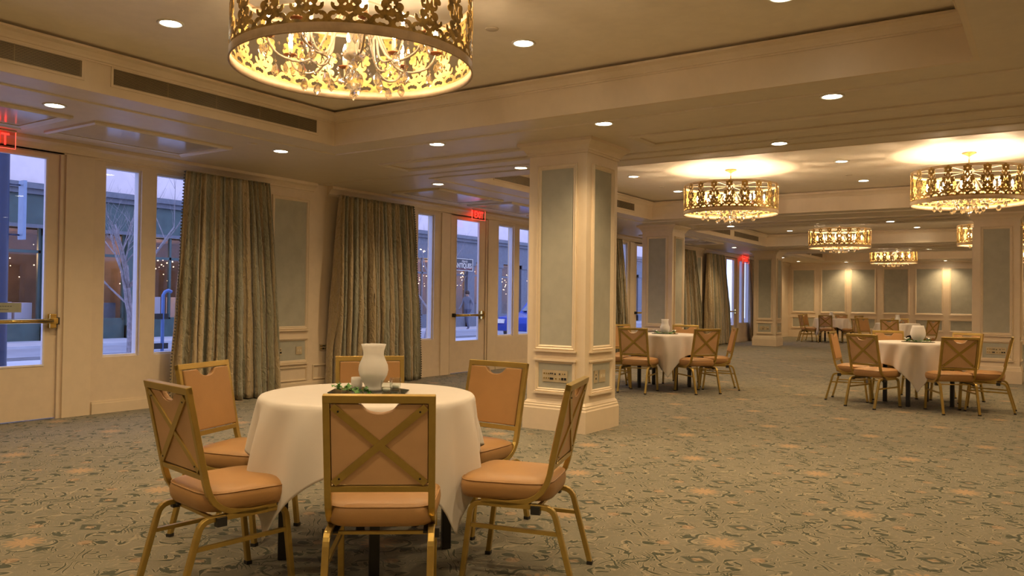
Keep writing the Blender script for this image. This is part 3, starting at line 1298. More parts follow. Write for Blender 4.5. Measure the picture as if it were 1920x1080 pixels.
chandelier(5.03, -4.6, .3, 'unseen gold drum chandelier added behind the camera to brighten the near chairs and carpet')  # added unseen fixture, brightens the surfaces that face the camera


# ================================================================== CHAIRS
def tiltM(y0, z0, y1, z1):
    """matrix: local (x, s, n): s up along the back, n backwards"""
    d = Vector((0, y1 - y0, z1 - z0)).normalized()
    n = Vector((0, -d.z, d.y))
    m = Matrix((Vector((1, 0, 0)), d, n)).transposed().to_4x4()
    m.translation = Vector((0, y0, z0))
    return m


def make_chair():
    t = thing('banquet_chair', '', 'chair')
    B0, B1 = (-.135, .455), (-.222, .868)
    MT = tiltM(*B0, *B1)
    Ls = math.hypot(B1[0] - B0[0], B1[1] - B0[1])
    hw = .205
    # back frame: two posts running down into the seat support, top and lower rail
    mb = MB()
    path = fillet([(-.222, .868), (-.118, .372), (.05, .350), (.16, .356)], (.11, .03))
    for s in (-1, 1):
        mb.flatbar(path, s * hw - (0 if s < 0 else .026), s * hw + (.026 if s < 0 else 0), .024)
    mb.box(-hw, hw, Ls - .030, Ls, -.013, .013, 0, MT)
    mb.box(-hw + .02, hw - .02, .046, .070, -.011, .011, 0, MT)
    o = mb.build('back_frame', GOLDT, t)
    bevel(o, .003)
    # padded panel with hand hole
    w = hw - .0262
    top, bot = Ls - .034, .074
    out = [(-w, bot), (w, bot), (w, top)]
    hp = [(.074, top), (.066, top - .006)] + [(.060 * math.cos(a), top - .008 - .030 * math.sin(a)) for a in [PI * k / 10 for k in range(1, 10)]] + [(-.066, top - .006), (-.074, top)]
    out += hp + [(-w, top)]
    mb = MB()
    mb.prism(out, -.020, .004, 0, MT)
    o = mb.build('back_pad', VINYL, t)
    bevel(o, .006, 3)
    mb = MB()
    oi = [(x * .985, bot + (y - bot) * .99 + .002) for x, y in out]
    mb.prism(oi, .004, .0065, 0, MT)
    mb.build('rear_cover', VINYLB, o)
    # X brace
    mb = MB()
    D = math.atan2(top - bot, 2 * w)
    ln = math.hypot(top - bot, 2 * w) / 2 - .012
    for s in (-1, 1):
        R = MT @ Matrix.Translation((0, (top + bot) / 2, 0)) @ Matrix.Rotation(s * D, 4, 'Z')
        mb.box(-ln, ln, -.0135, .0135, .0065, .0125 + (.0015 if s > 0 else 0), 0, R)
        for e in (-1, 1):
            M2 = R @ Matrix.Translation((e * (ln - .028), 0, .0135))
            k = len(mb.v)
            mb.prism([(.0038 * math.cos(2 * PI * i / 8), .0038 * math.sin(2 * PI * i / 8)) for i in range(8)], 0, .0022, 1, M2)
    o = mb.build('cross_brace', [GOLDT, BLACKP], t)
    # seat: rounded trapezoid in layers
    def outline(k, grow):
        pts = []
        n = 40
        for i in range(n):
            a = 2 * PI * i / n
            c, s = math.cos(a), math.sin(a)
            e = .38
            x = math.copysign(abs(c) ** e, c)
            y = math.copysign(abs(s) ** e, s)
            half = .222 - .026 * (1 - (y + 1) / 2)
            pts.append((x * (half + grow), .062 + y * (.205 + grow)))
        return pts
    lay = [(.364, -.016), (.366, -.006), (.382, .002), (.408, .006), (.430, .003), (.437, -.002), (.440, -.003), (.447, -.012), (.455, -.03), (.463, -.07), (.466, -.12)]
    mb = MB()
    vs, fs = [], []
    for z, g in lay:
        for (x, y) in outline(0, g):
            vs.append((x, y, z - .012 * max(0, (y - .2)) / .07 * 0))
    n = 40
    for q in range(len(lay) - 1):
        for i in range(n):
            j = (i + 1) % n
            fs.append((q * n + i, q * n + j, q * n + n + j, q * n + n + i))
    fs.append(tuple(range(n))[::-1])
    fs.append(tuple(range((len(lay) - 1) * n, len(lay) * n)))
    mb.add(vs, fs, 0, True)
    seat = mb.build('seat', VINYL, t)
    mb = MB()
    mb.tube([(x, y, .4385) for x, y in outline(0, .0)], .0028, 5, closed=True)
    mb.build('piping', VINYL, seat)
    # legs: front, rear and the rail between, each side
    FR = fillet([(.12, .344), (.205, .344), (.245, 0.0)], (.048,))
    RE = fillet([(-.06, .344), (-.158, .342), (-.250, 0.0)], (.042,))
    for s in (-1, 1):
        x0, x1 = s * .192 - .013, s * .192 + .013
        for pth, yy in ((FR, .2445), (RE, -.2485)):
            mb = MB()
            mb.flatbar([(a, max(b, .006)) for a, b in pth], x0, x1, .022)
            lg = mb.build('leg', GOLDT, t)
            bevel(lg, .003)
            mb = MB()
            mb.box(x0 - .001, x1 + .001, yy - .013, yy + .013, 0, .016)
            mb.build('rubber_foot', BLACKP, lg)
        mb = MB()
        mb.flatbar([(-.06, .344), (.12, .344)], x0, x1, .022)
        mb.build('side_rail', GOLDT, t)
        mb = MB()
        mb.flatbar([(-.176, .235), (.218, .245)], s * .192 - .008, s * .192 + .008, .016)
        mb.build('stretcher', GOLDT, t)
        mb = MB()
        mb.box(s * .205 - .012, s * .205 + .016, -.105, -.065, .315, .350)
        mb.box(s * .17 - .01, s * .17 + .01, -.10, .16, .330, .338)
        mb.build('stacking_bumper', BLACKP, t)
    mb = MB()
    mb.box(-.18, .18, -.085, -.070, .322, .334)
    mb.build('cross_rail', GOLDT, t)
    return t


CHAIR0 = make_chair()
fch = [True]


def chair(x, y, face, label, group):
    """face = direction (radians) the sitter looks"""
    rz = face - PI / 2
    if fch[0]:
        CHAIR0.location = (x, y, 0)
        CHAIR0.rotation_euler = (0, 0, rz)
        tag(CHAIR0, label, None, group)
        fch[0] = False
        return CHAIR0
    return dup(CHAIR0, (x, y, 0), rz, label, group)


# ================================================================== TABLES
TR, TZ = .50, .762


def make_table():
    t = thing('banquet_table', '', 'table')
    mb = MB()
    mb.lathe([(0, TZ - .03), (TR - .004, TZ - .03), (TR - .001, TZ - .026), (TR - .001, TZ - .006), (TR - .006, TZ - .002), (0, TZ - .002)], n=64, close=False)
    mb.build('tabletop', BLACKM, t)
    for k in range(4):
        a = .52 + k * PI / 2
        c = Vector((.385 * math.cos(a), .385 * math.sin(a)))
        mb = MB()
        R = Matrix.Translation((c.x, c.y, 0)) @ Matrix.Rotation(a, 4, 'Z')
        mb.box(-.022, .022, -.022, .022, .0, TZ - .032, 0, R)
        o = mb.build('leg', BLACKM, t)
        bevel(o, .004)
    return t


TAB0 = make_table()


def cloth_mesh(seed, ang, a=.775, nf=9):
    rnd = random.Random(seed)
    ph = [rnd.uniform(0, 6.28) for _ in range(4)]
    N, K = 240, 26
    mb = MB()
    vs = [(0, 0, TZ)]
    rings = [(.15, 0), (.3, 0), (.42, 0), (.47, 0), (TR - .012, 0)]
    for r, _ in rings:
        for i in range(N):
            th = 2 * PI * i / N
            vs.append((r * math.cos(th), r * math.sin(th), TZ))
    for q in range(K):
        u = (q + 1) / K
        for i in range(N):
            th = 2 * PI * i / N
            c, s = abs(math.cos(th - ang)), abs(math.sin(th - ang))
            L = a / max(c, s) - TR
            L = min(L, .60) if L > .60 else L
            d = u * L
            # rounded shoulder
            if d < .03:
                k = d / .03 * PI / 2
                r = TR - .012 + .019 * math.sin(k)
                z = TZ - .019 * (1 - math.cos(k))
            else:
                dd = d - .03
                fold = (.75 + .45 * math.sin(3 * th + ph[3])) * math.cos(nf * (th - ang) + ph[0] + .9 * math.sin(2 * th + ph[1])) + .45 * math.cos((nf * 2 - 3) * th + ph[2] + 2.2 * dd)
                amp = .062 * (1 - math.exp(-dd * 5))
                cor = max(0, (L - .33) / .27)
                r = TR + .009 + .06 * dd + amp * (fold + .35) + cor * dd * .10
                r = max(r, TR - .02)
                z = TZ - .019 - dd * (.985 - .03 * max(0, fold))
            vs.append((r * math.cos(th), r * math.sin(th), z))
    fs = []
    for i in range(N):
        fs.append((0, 1 + i, 1 + (i + 1) % N))
    tot = len(rings) + K
    for q in range(tot - 1):
        for i in range(N):
            j = (i + 1) % N
            fs.append((1 + q * N + i, 1 + q * N + j, 1 + q * N + N + j, 1 + q * N + N + i))
    fs = [f[::-1] for f in fs]
    mb.add(vs, fs, 0, True)
    return mb


def hurricane(kind=0):
    if kind == 0:
        out = [(.038, 0), (.045, .004), (.044, .012), (.040, .022), (.050, .045), (.067, .075), (.072, .100), (.069, .125), (.057, .152), (.049, .172), (.050, .190), (.056, .212), (.060, .225)]
    elif kind == 1:
        out = [(.038, 0), (.046, .006), (.050, .015), (.072, .045), (.085, .080), (.087, .105), (.081, .140), (.070, .175), (.064, .198)]
    else:
        out = [(.04, 0), (.052, .006), (.060, .03), (.070, .06), (.068, .09), (.054, .125), (.048, .15), (.050, .19), (.056, .20)]
    inn = [(r - .003, z) for r, z in out[::-1] if z > .006] + [(0, .007)]
    mb = MB()
    mb.lathe([(0, 0)] + out + inn, n=40, close=False)
    return mb


def leaf_cluster(seed, pts, size=.028):
    rnd = random.Random(seed)
    mb = MB()
    prev = None
    for (x, y, z) in pts:
        for _ in range(5):
            a = rnd.uniform(0, 6.28)
            c = Vector((x + rnd.uniform(-.018, .018), y + rnd.uniform(-.018, .018), z + rnd.uniform(0, .016)))
            R = Matrix.Translation(c) @ Matrix.Rotation(a, 4, 'Z') @ Matrix.Rotation(rnd.uniform(-.9, .9), 4, 'X') @ Matrix.Rotation(rnd.uniform(-.6, .6), 4, 'Y')
            s = size * rnd.uniform(.6, 1)
            # five-pointed ivy outline with a folded midrib
            o = [(0, 0), (.35, -.12), (.55, -.42), (.72, -.15), (1.05, 0), (.72, .15), (.55, .42), (.35, .12)]
            vs = [R @ Vector((p[0] * s, p[1] * s, abs(p[1]) * s * .35)) for p in o]
            vs2 = [v + Vector((0, 0, .0008)) for v in vs]
            n = len(o)
            fs = [tuple(range(n))[::-1], tuple(range(n, 2 * n))] + [(i, (i + 1) % n, (i + 1) % n + n, i + n) for i in range(n)]
            mb.add(vs + vs2, fs)
        if prev:
            mb.tube([prev, (x, y, z + .004)], .0012, 4)
        prev = (x, y, z + .004)
    return mb


def table_set(cx, cy, ang, seed, name, legrot=0):
    if not table_set.used:
        t = TAB0
        t.location = (cx, cy, 0)
        t.rotation_euler = (0, 0, legrot)
        tag(t, 'round table ' + name + ', black-legged, clothed', None, 'round banquet tables')
        table_set.used = True
    else:
        t = dup(TAB0, (cx, cy, 0), legrot, 'round table ' + name + ', black-legged, clothed', 'round banquet tables')
    c = cloth_mesh(seed, ang).build('tablecloth', CLOTH, smooth=True)
    c.location = (cx, cy, .0005)
    tag(c, 'white tablecloth draped over the round table ' + name, 'tablecloth', 'white square tablecloths')
    sd = c.modifiers.new('solid', 'SOLIDIFY')
    sd.thickness = .0016
    sd.offset = 1
    return t


table_set.used = False


def tray(cx, cy, rz, r, label, n=8):
    mb = MB()
    a0 = PI / n
    mb.prism([(r * math.cos(2 * PI * i / n + a0), r * math.sin(2 * PI * i / n + a0)) for i in range(n)], 0, .006)
    o = mb.build('mirror_tray', MIRROR)
    bevel(o, .0015, 1)
    o.location = (cx, cy, TZ + .0028)
    o.rotation_euler = (0, 0, rz)
    return tag(o, label, 'tray', 'black trays under the centrepieces')


GLASSC = pane_glass('cup_glass', (.93, .95, .94), 1.6)


def votive(cx, cy, z, label, frost=False):
    t = thing('votive_holder', label, 'candle holder', (cx, cy, z), group='votive glasses on the trays')
    mb = MB()
    mb.lathe([(0, 0), (.020, 0), (.024, .004), (.027, .02), (.028, .045), (.027, .06), (.0255, .06), (.026, .045), (.025, .02), (.018, .008), (0, .008)], n=24, close=False)
    mb.build('glass_cup', FROST if frost else GLASSC, t)
    mb = MB()
    mb.lathe([(0, .009), (.017, .009), (.018, .024), (0, .024)], n=16, close=False)
    mb.build('candle', PETAL, t)
    return t


ZTRAY = TZ + .0092
tf = Vector((-math.sin(YAW), math.cos(YAW)))
tr_ = Vector((math.cos(YAW), math.sin(YAW)))


def rel(c, l, k):
    p = Vector(c) + tr_ * l + tf * k
    return p.x, p.y


C1 = (5.385, 2.84)
C2 = (3.52, 10.8)
C3 = (6.74, 11.08)
C4 = (2.22, 27.35)
C5 = (4.93, 22.05)
table_set(*C1, YAW + math.radians(-172), 3, 'in the foreground', legrot=.33)
table_set(*C2, YAW + math.radians(-142), 5, 'in the middle distance right of the near column', legrot=.3)
table_set(*C3, YAW + math.radians(-162), 9, 'at the right, in front of the right-hand column', legrot=.9)
table_set(*C4, .3, 12, 'farthest away on the left before the panelled wall', legrot=.2)
table_set(*C5, .9, 14, 'far off and seen above the right-hand table', legrot=.5)


def chairs(C, specs, group):
    for deg, R, twist, label in specs:
        if twist is None:      # deg holds a measured (x, y, facing)
            chair(deg[0], deg[1], math.radians(deg[2]), label, group)
            continue
        a = math.radians(deg)
        chair(C[0] + R * math.cos(a), C[1] + R * math.sin(a), a + PI + math.radians(twist), label, group)


chairs(C1, [
    ((5.935, 2.356, 127.4), 0, None, 'tan banquet chair nearest the camera, its X-braced back centred on the foreground table'),
    ((5.20, 2.14, 79.5), 0, None, 'tan banquet chair at the left of the foreground table, seen from behind at an angle'),
    ((4.578, 2.712, 17), 0, None, 'tan banquet chair at the foreground table standing before the left curtain'),
    ((4.85, 3.44, -40), 0, None, 'tan banquet chair behind the frosted hurricane vase of the foreground table'),
    ((5.476, 3.566, 267.7), 0, None, 'tan banquet chair at the foreground table standing in front of the near column'),
    ((6.15, 3.074, 198), 0, None, 'tan banquet chair at the right of the foreground table, turned side-on'),
], 'chairs round the foreground table')
chairs(C2, [
    ((3.465, 10.03, 94.7), 0, None, 'gold chair back facing the camera, left front of the middle-distance table'),
    ((4.13, 10.48, 146), 0, None, 'gold chair back facing the camera, right front of the middle-distance table'),
    (27, .76, 0, 'chair seen edge-on at the right side of the middle-distance table'),
    (94, .74, 0, 'chair at the rear of the middle-distance table, right of its white vase'),
    (157, .76, 0, 'chair half hidden by the near column at the rear left of the middle-distance table'),
    (212, .76, 0, 'chair whose seat peeks out right of the near column at the middle-distance table'),
], 'chairs round the middle-distance table')
chairs(C3, [
    ((6.336, 10.43, 64.9), 0, None, 'chair seen from behind, left front of the right-hand table'),
    ((7.165, 10.456, 118.2), 0, None, 'chair seen from behind, right front of the right-hand table'),
    ((5.97, 10.98, 0), 0, None, 'slim side view of a chair at the far left of the right-hand table'),
    (119, .76, 0, 'chair facing the camera behind the right-hand table, left of its vase'),
    (61, .76, 0, 'chair facing the camera behind the right-hand table, right of its vase'),
    ((7.52, 10.92, 181), 0, None, 'chair seen edge-on at the right side of the right-hand table by the column'),
], 'chairs round the right-hand table')
chairs(C4, [
    (-88, .78, 0, 'distant chair with dark back facing the camera at the farthest left table'),
    (214, .78, 0, 'distant chair seen from the side at the far left end of the farthest table'),
    (160, .80, 0, 'distant tan chair front-on, leftmost beyond the farthest table'),
    (84, .78, 0, 'distant chair behind the farthest left table, right of its little vase'),
    (-26, .80, 0, 'distant chair at the right of the farthest left table with seat toward the cloth'),
], 'chairs round the farthest left table')
chairs(C5, [
    (-92, .78, 0, 'far chair with brown back facing the camera above the right-hand table'),
    (-32, .80, 0, 'far chair angled at the right of the second far table, near the right column'),
    (95, .78, 0, 'far chair behind the second far table, mostly hidden by its vase'),
    (152, .80, 0, 'far chair with orange front at the left of the second far table'),
    (205, .82, 0, 'far chair with dark back at the left of the second far table'),
], 'chairs round the second far table')

# ---- centrepieces
tray(*rel(C1, -.005, .035), YAW, .20, 'black octagonal mirror tray on the foreground table')
h = hurricane(0).build('hurricane_vase', FROST)
h.location = (*rel(C1, .012, .05), ZTRAY)
tag(h, 'tall frosted glass hurricane vase on the foreground table', 'vase', 'white hurricane vases')
votive(*rel(C1, .092, -.045), ZTRAY, 'small clear votive glass right of the vase on the foreground table')
votive(*rel(C1, -.075, .09), ZTRAY, 'frosted votive glass behind the ivy on the foreground table', True)
votive(*rel(C1, .115, .08), ZTRAY, 'clear votive glass at the back right of the foreground tray')
L1 = leaf_cluster(1, [(*rel(C1, -.135, -.02), ZTRAY + .02), (*rel(C1, -.115, -.04), ZTRAY + .014), (*rel(C1, -.095, -.05), ZTRAY + .006), (*rel(C1, -.05, -.07), ZTRAY + .004), (*rel(C1, -.025, -.08), ZTRAY + .012), (*rel(C1, .0, -.07), ZTRAY + .006)], .046).build('ivy_sprig', LEAF)
tag(L1, 'green ivy sprig lying on the foreground tray', 'foliage', 'greenery on the trays')


def small_centre(C, kind, seed, where, leaves=True):
    tray(C[0], C[1], .2, .19, 'black tray under the vase ' + where, 24)
    h = hurricane(kind).build('hurricane_vase', FROST)
    h.location = (C[0], C[1], ZTRAY)
    tag(h, 'white frosted vase ' + where, 'vase', 'white hurricane vases')
    if leaves:
        pts = []
        for k in range(11):
            a = 2 * PI * k / 11
            pts.append((C[0] + .125 * math.cos(a), C[1] + .125 * math.sin(a), ZTRAY + .004))
        l = leaf_cluster(seed, pts, .034).build('leaf_wreath', LEAF)
        tag(l, 'ring of green leaves round the vase ' + where, 'foliage', 'greenery on the trays')
        mb = MB()
        rnd = random.Random(seed)
        for k in (-1, 1):
            c = rel(C, k * .135, .02)
            for q in range(9):
                a = rnd.uniform(0, 6.28)
                R = Matrix.Translation((c[0] + .02 * math.cos(a), c[1] + .02 * math.sin(a), ZTRAY + .03)) @ Matrix.Rotation(a, 4, 'Z') @ Matrix.Rotation(-.7, 4, 'Y')
                mb.prism([(.026 * math.cos(b), .013 * math.sin(b)) for b in [2 * PI * i / 8 for i in range(8)]], 0, .003, 0, R)
        f = mb.build('flower_heads', PETAL)
        tag(f, 'white blossoms on the tray ' + where, 'flowers', 'white blossoms on the trays')
    else:
        votive(*rel(C, .13, -.03), ZTRAY, 'small votive glass ' + where)


small_centre(C2, 2, 21, 'on the middle-distance table')
small_centre(C3, 1, 22, 'on the right-hand table')
small_centre(C4, 2, 23, 'on the farthest left table', False)
small_centre(C5, 2, 24, 'on the second far table', False)


# ================================================================== CURTAINS
def curtain(label, yt0, yt1, yb0, yb1, seed, pom=None, stripes=7, ztop=2.60, xb=.17):
    rnd = random.Random(seed)
    t = thing('silk_curtain', label, 'curtain', (xb, (yt0 + yt1) / 2, 0), group='striped silk curtains')
    n, k = 520, 40
    nf = max(7, int((yt1 - yt0) / .082))
    brk = np.sort(np.array([rnd.uniform(-.3, .3) for _ in range(nf + 1)]))
    knots = np.arange(nf + 1) + np.array([0] + [rnd.uniform(-.38, .38) for _ in range(nf - 1)] + [0])
    amps = [rnd.uniform(.35, 1.5) for _ in range(nf + 1)]
    drift = [rnd.uniform(-.5, .5) for _ in range(nf + 1)]
    cy = (yt0 + yt1) / 2
    vs, uv = [], []
    for j in range(k + 1):
        v = j / k
        z = .012 + (ztop - .012) * v
        d = 1 - v
        for i in range(n + 1):
            u = i / n
            ph = np.interp(u * nf, knots, np.arange(nf + 1))
            ia = min(int(ph), nf)
            ib = min(ia + 1, nf)
            fr = ph - ia
            am = amps[ia] * (1 - fr) + amps[ib] * fr
            dr = drift[ia] * (1 - fr) + drift[ib] * fr
            A = (.020 + .045 * min(1, d * 1.7)) * am
            ph2 = ph + .45 * d * dr + .05 * math.sin(v * 9 + ia * 1.7)
            w = math.cos(2 * PI * ph2)
            x = A * (1 - abs(w) ** 1.4 * (1 if w < 0 else -1)) - A + A * w * .2
            y0 = yt0 + (yb0 - yt0) * d ** .8
            y1 = yt1 + (yb1 - yt1) * d ** .8
            y = y0 + (y1 - y0) * u + .018 * math.sin(4 * PI * ph2) * min(1, d * 2)
            x += .006 * math.sin(v * 23 + ia * 2.1) * d + .012 * am * math.cos(6 * PI * ph2 + ia) * (.4 + .6 * d)
            vs.append((x, y - cy, z))
            uv.append((u * stripes * 1.0, v))
    fs = []
    W_ = n + 1
    for j in range(k):
        for i in range(n):
            fs.append((j * W_ + i, j * W_ + i + 1, (j + 1) * W_ + i + 1, (j + 1) * W_ + i))
    mb = MB()
    mb.add(vs, fs, 0, True)
    mb.uv = uv
    o = mb.build('drape', SILK, t, fix=False)
    sd = o.modifiers.new('solid', 'SOLIDIFY')
    sd.thickness = .003
    # heading tape
    mb = MB()
    mb.box(-.06, .035, yt0 - cy, yt1 - cy, ztop - .004, ztop + .0)
    mb.build('heading', SILK, t)
    if pom is not None:
        mb = MB()
        col = 0 if pom == 'left' else n
        N = 74
        for q in range(N):
            v = (q + .5) / N * k
            j = int(v)
            a, b = Vector(vs[j * W_ + col]), Vector(vs[min(j + 1, k) * W_ + col])
            p = a.lerp(b, v - j)
            p.y += -.012 if pom == 'left' else .012
            r = .0095
            mb.lathe([(0, -r), (r * .8, -r * .6), (r, 0), (r * .8, r * .6), (0, r)], tuple(p), 6, close=False)
        mb.tube([vs[j * W_ + col] for j in range(k + 1)], .004, 5)
        mb.build('pompom_trim', simple('pompom_' + label[:6], (.12, .11, .085), .9), t)
    return t


curtain('long striped silk curtain nearest the camera, behind the left foreground chairs', 5.36, 6.50, 5.22, 6.70, 1, 'left', 6)
curtain('long striped silk curtain left of the windows beside the near column', 7.68, 9.16, 7.56, 9.34, 2, 'right', 8)
curtain('dark striped curtain just right of the near column', 15.1, 16.22, 15.0, 16.60, 3, None, 5)
curtain('striped curtain just right of the second column', 19.5, 20.60, 19.4, 21.12, 4, None, 5)
curtain('striped curtain left of the farthest glass door', 21.62, 23.0, 21.62, 23.6, 5, None, 6)
curtain('blue-lit curtain by the most distant column', 25.3, 26.3, 25.75, 26.5, 6, 'left', 5)


# ================================================================== EXIT SIGNS
FONT = None


def text_mesh(body, size, depth, mat, parent=None, name='lettering', align='CENTER', shear=0, bold=0):
    cu = bpy.data.curves.new(name, 'FONT')
    cu.body = body
    cu.size = size
    cu.extrude = depth
    cu.offset = bold
    cu.shear = shear
    cu.align_x = align
    cu.align_y = 'CENTER'
    tmp = bpy.data.objects.new(name, cu)
    COL.objects.link(tmp)
    bpy.context.view_layer.update()
    me = bpy.data.meshes.new_from_object(tmp.evaluated_get(bpy.context.evaluated_depsgraph_get()))
    bpy.data.objects.remove(tmp, do_unlink=True)
    me.materials.clear()
    me.materials.append(mat)
    o = bpy.data.objects.new(name, me)
    COL.objects.link(o)
    if parent:
        o.parent = parent
    return o


FACEX = Matrix(((0, 0, 1), (1, 0, 0), (0, 1, 0))).to_4x4()   # text plane -> facing +X, reading along +Y


def exit_sign(y0, y1, z0, z1, label):
    cy, cz = (y0 + y1) / 2, (z0 + z1) / 2
    w, h = y1 - y0, z1 - z0
    t = thing('exit_sign', label, 'exit sign', (.165, cy, cz), group='red EXIT signs over the glass doors')
    mb = MB()
    mb.box(-.003, .003, -w / 2, w / 2, -h / 2, h / 2)
    mb.build('clear_plate', EXITPL, t)
    mb = MB()
    e = .004
    for (a, b, c, d) in ((-w / 2, w / 2, -h / 2, -h / 2 + e), (-w / 2, -w / 2 + e, -h / 2 + e, h / 2), (w / 2 - e, w / 2, -h / 2 + e, h / 2)):
        mb.box(-.0036, .0036, a, b, c, d)
    mb.build('lit_edge', EXITEDGE, t)
    tx = text_mesh('EXIT', h * .98, .001, EXITRED, t, 'lettering', bold=.002)
    sx = (w * .66) / tx.dimensions.x
    sy = (h * .70) / tx.dimensions.y
    tx.matrix_local = Matrix.Translation((.0046, 0, 0)) @ FACEX @ Matrix.Diagonal((sx, sy, 1, 1))
    mb = MB()
    mb.box(-.018, .018, -w / 2, w / 2, h / 2, h / 2 + .012)
    mb.build('lamp_housing', PAINT, t)
    l = bpy.data.lights.new('exit_glow', 'AREA')
    l.energy = .13
    l.color = (1, .03, .02)
    l.shape = 'RECTANGLE'
    l.size = w
    l.size_y = h
    lo = bpy.data.objects.new('exit_glow', l)
    COL.objects.link(lo)
    lo.parent = t
    lo.matrix_local = Matrix.Translation((-.006, 0, 0)) @ Matrix.Rotation(PI / 2, 4, 'Y')
    return t


exit_sign(3.25, 3.61, 2.545, 2.70, 'red EXIT sign cut off by the left picture edge')
exit_sign(10.66, 11.03, 2.545, 2.70, 'red EXIT sign left of the near column above the second glass door')
exit_sign(24.72, 25.33, 2.46, 2.70, 'tiny distant red EXIT sign left of the farthest column')


# ================================================================== OUTSIDE
GZ = -.16
ASPH = simple('bluish_street', (.30, .31, .34), .7, var=.15, scale=1.2, bump=.2, bscale=30)
PAVE = simple('pale_sidewalk', (.48, .48, .50), .75, var=.1, scale=1.5)
COBB = simple('cobble_strip', (.16, .17, .19), .8, var=.5, scale=9, bump=.6, bscale=12)
mb = MB()
mb.box(-9.4, -T, -6, 70, GZ - .02, GZ)
struct('ground_sidewalk', mb, PAVE)
mb = MB()
mb.box(-10.3, -9.4, -6, 70, GZ - .02, GZ + .002)
struct('ground_gutter', mb, COBB)
mb = MB()
mb.box(-13.2, -10.3, -6, 70, GZ - .02, GZ)
struct('ground_street', mb, ASPH)
mb = MB()
mb.box(-15.6, -13.2, -6, 70, GZ - .02, GZ + .06)
struct('ground_far_sidewalk', mb, PAVE)

PLAST = simple('pale_plaster', (.80, .68, .64), .8, var=.12, scale=1.2)
GREEN = simple('dark_green_woodwork', (.055, .095, .085), .4, var=.25, scale=3)
GREY = simple('grey_woodwork', (.14, .15, .17), .5, var=.2)
BROWN = simple('brown_interior', (.16, .09, .05), .8, var=.5, scale=1.3)
WARML = emitter('warm_shop_light', (1, .62, .32), 6)
SHOPG = pane_glass('shop_glass', (.9, .92, .95), 1.2)


def storefront(y0, y1, bay, wood, label, seed, lit=True):
    rnd = random.Random(seed)
    FX = -15.5
    t = thing('shop_building', label, 'building', (FX, (y0 + y1) / 2, GZ), group='shop fronts across the street')
    L = (y1 - y0) / 2
    z = lambda v: v - GZ
    mb = MB()
    mb.box(-4.2, 0, -L, L, z(4.28), z(10))
    mb.box(-4.2, -3.9, -L, L, 0, z(4.28))
    mb.build('upper_wall', PLAST, t)
    mb = MB()
    mb.box(-.1, .28, -L, L, z(4.12), z(4.28))
    mb.box(-.1, .16, -L, L, z(3.98), z(4.12))
    mb.box(-.1, .10, -L, L, z(3.05), z(3.15))
    mb.build('cornice', GREY, t)
    mb = MB()
    mb.box(-.12, .02, -L, L, z(3.15), z(3.98))
    mb.build('sign_board', wood, t)
    mb = MB()
    mb.box(-3.9, -.2, -L, L, z(3.02), z(3.05))
    mb.box(-2.6, -2.5, -L, L, .05, z(3.02))
    mb.box(-3.9, -.2, -L, L, .02, .05)
    mb.build('shop_interior', BROWN, t)
    n = int(round((y1 - y0) / bay))
    bay = (y1 - y0 - .1) / n
    for i in range(n):
        a = -L + .03 + i * bay
        p = MB()
        p.box(-.12, .14, a, a + .55, .06, z(3.05))
        p.box(-.12, .20, a, a + .59, .0, .45)
        p.box(-.12, .20, a, a + .59, z(2.85), z(3.05))
        p.build('pilaster', wood, t)
        w = MB()
        w.box(-.10, .04, a + .55, a + bay, .05, .62)
        w.box(-.08, .03, a + .60, a + bay - .05, .62, .67)
        for yy in (a + .55, a + bay - .08, a + (.55 + bay) / 2 - .03):
            w.box(-.06, .03, yy, yy + .07, .62, z(3.05))
        w.box(-.06, .03, a + .55, a + bay, z(2.35), z(2.43))
        f = w.build('shop_window', wood, t)
        g = MB()
        g.box(-.02, -.012, a + .6, a + bay - .05, .67, z(3.0))
        g.build('pane', SHOPG, f)
        if lit:
            b = MB()
            for q in range(rnd.randint(45, 75)):
                c = (-.5 - rnd.uniform(0, 1.5), a + rnd.uniform(.7, bay - .2), rnd.uniform(1.7, 3.0) if q % 3 else rnd.uniform(2.45, 2.75))
                r = rnd.uniform(.010, .028)
                b.lathe([(0, -r), (r, 0), (0, r)], c, 6, close=False)
            b.build('shop_lamps', WARML, f)
            b = MB()
            for q in range(4):
                yy = a + .75 + q * (bay - .8) / 4
                hh = rnd.uniform(.5, 1.3)
                b.box(-.9, -.4, yy, yy + rnd.uniform(.2, .5), .05, .05 + hh)
            b.build('window_display', [GREY, PLAST, BROWN][rnd.randint(0, 2)], f)
            if i % 2 == 0:
                l = bpy.data.lights.new('shop_light', 'POINT')
                l.energy = 45
                l.color = (1, .55, .25)
                l.shadow_soft_size = .3
                lo = bpy.data.objects.new('shop_light', l)
                COL.objects.link(lo)
                lo.parent = t
                lo.location = (-1.5, a + bay * .6, 2.5)
    return t


storefront(4, 23.9, 2.5, GREEN, 'dark green shop front with lit windows seen through the left panes', 3)
storefront(24.1, 47.9, 2.4, GREY, 'grey antiques shop front with glowing lamps seen through the second door', 5)
storefront(48.1, 68, 2.5, GREY, 'far end of the shop row across the street, seen by the second column', 8, False)

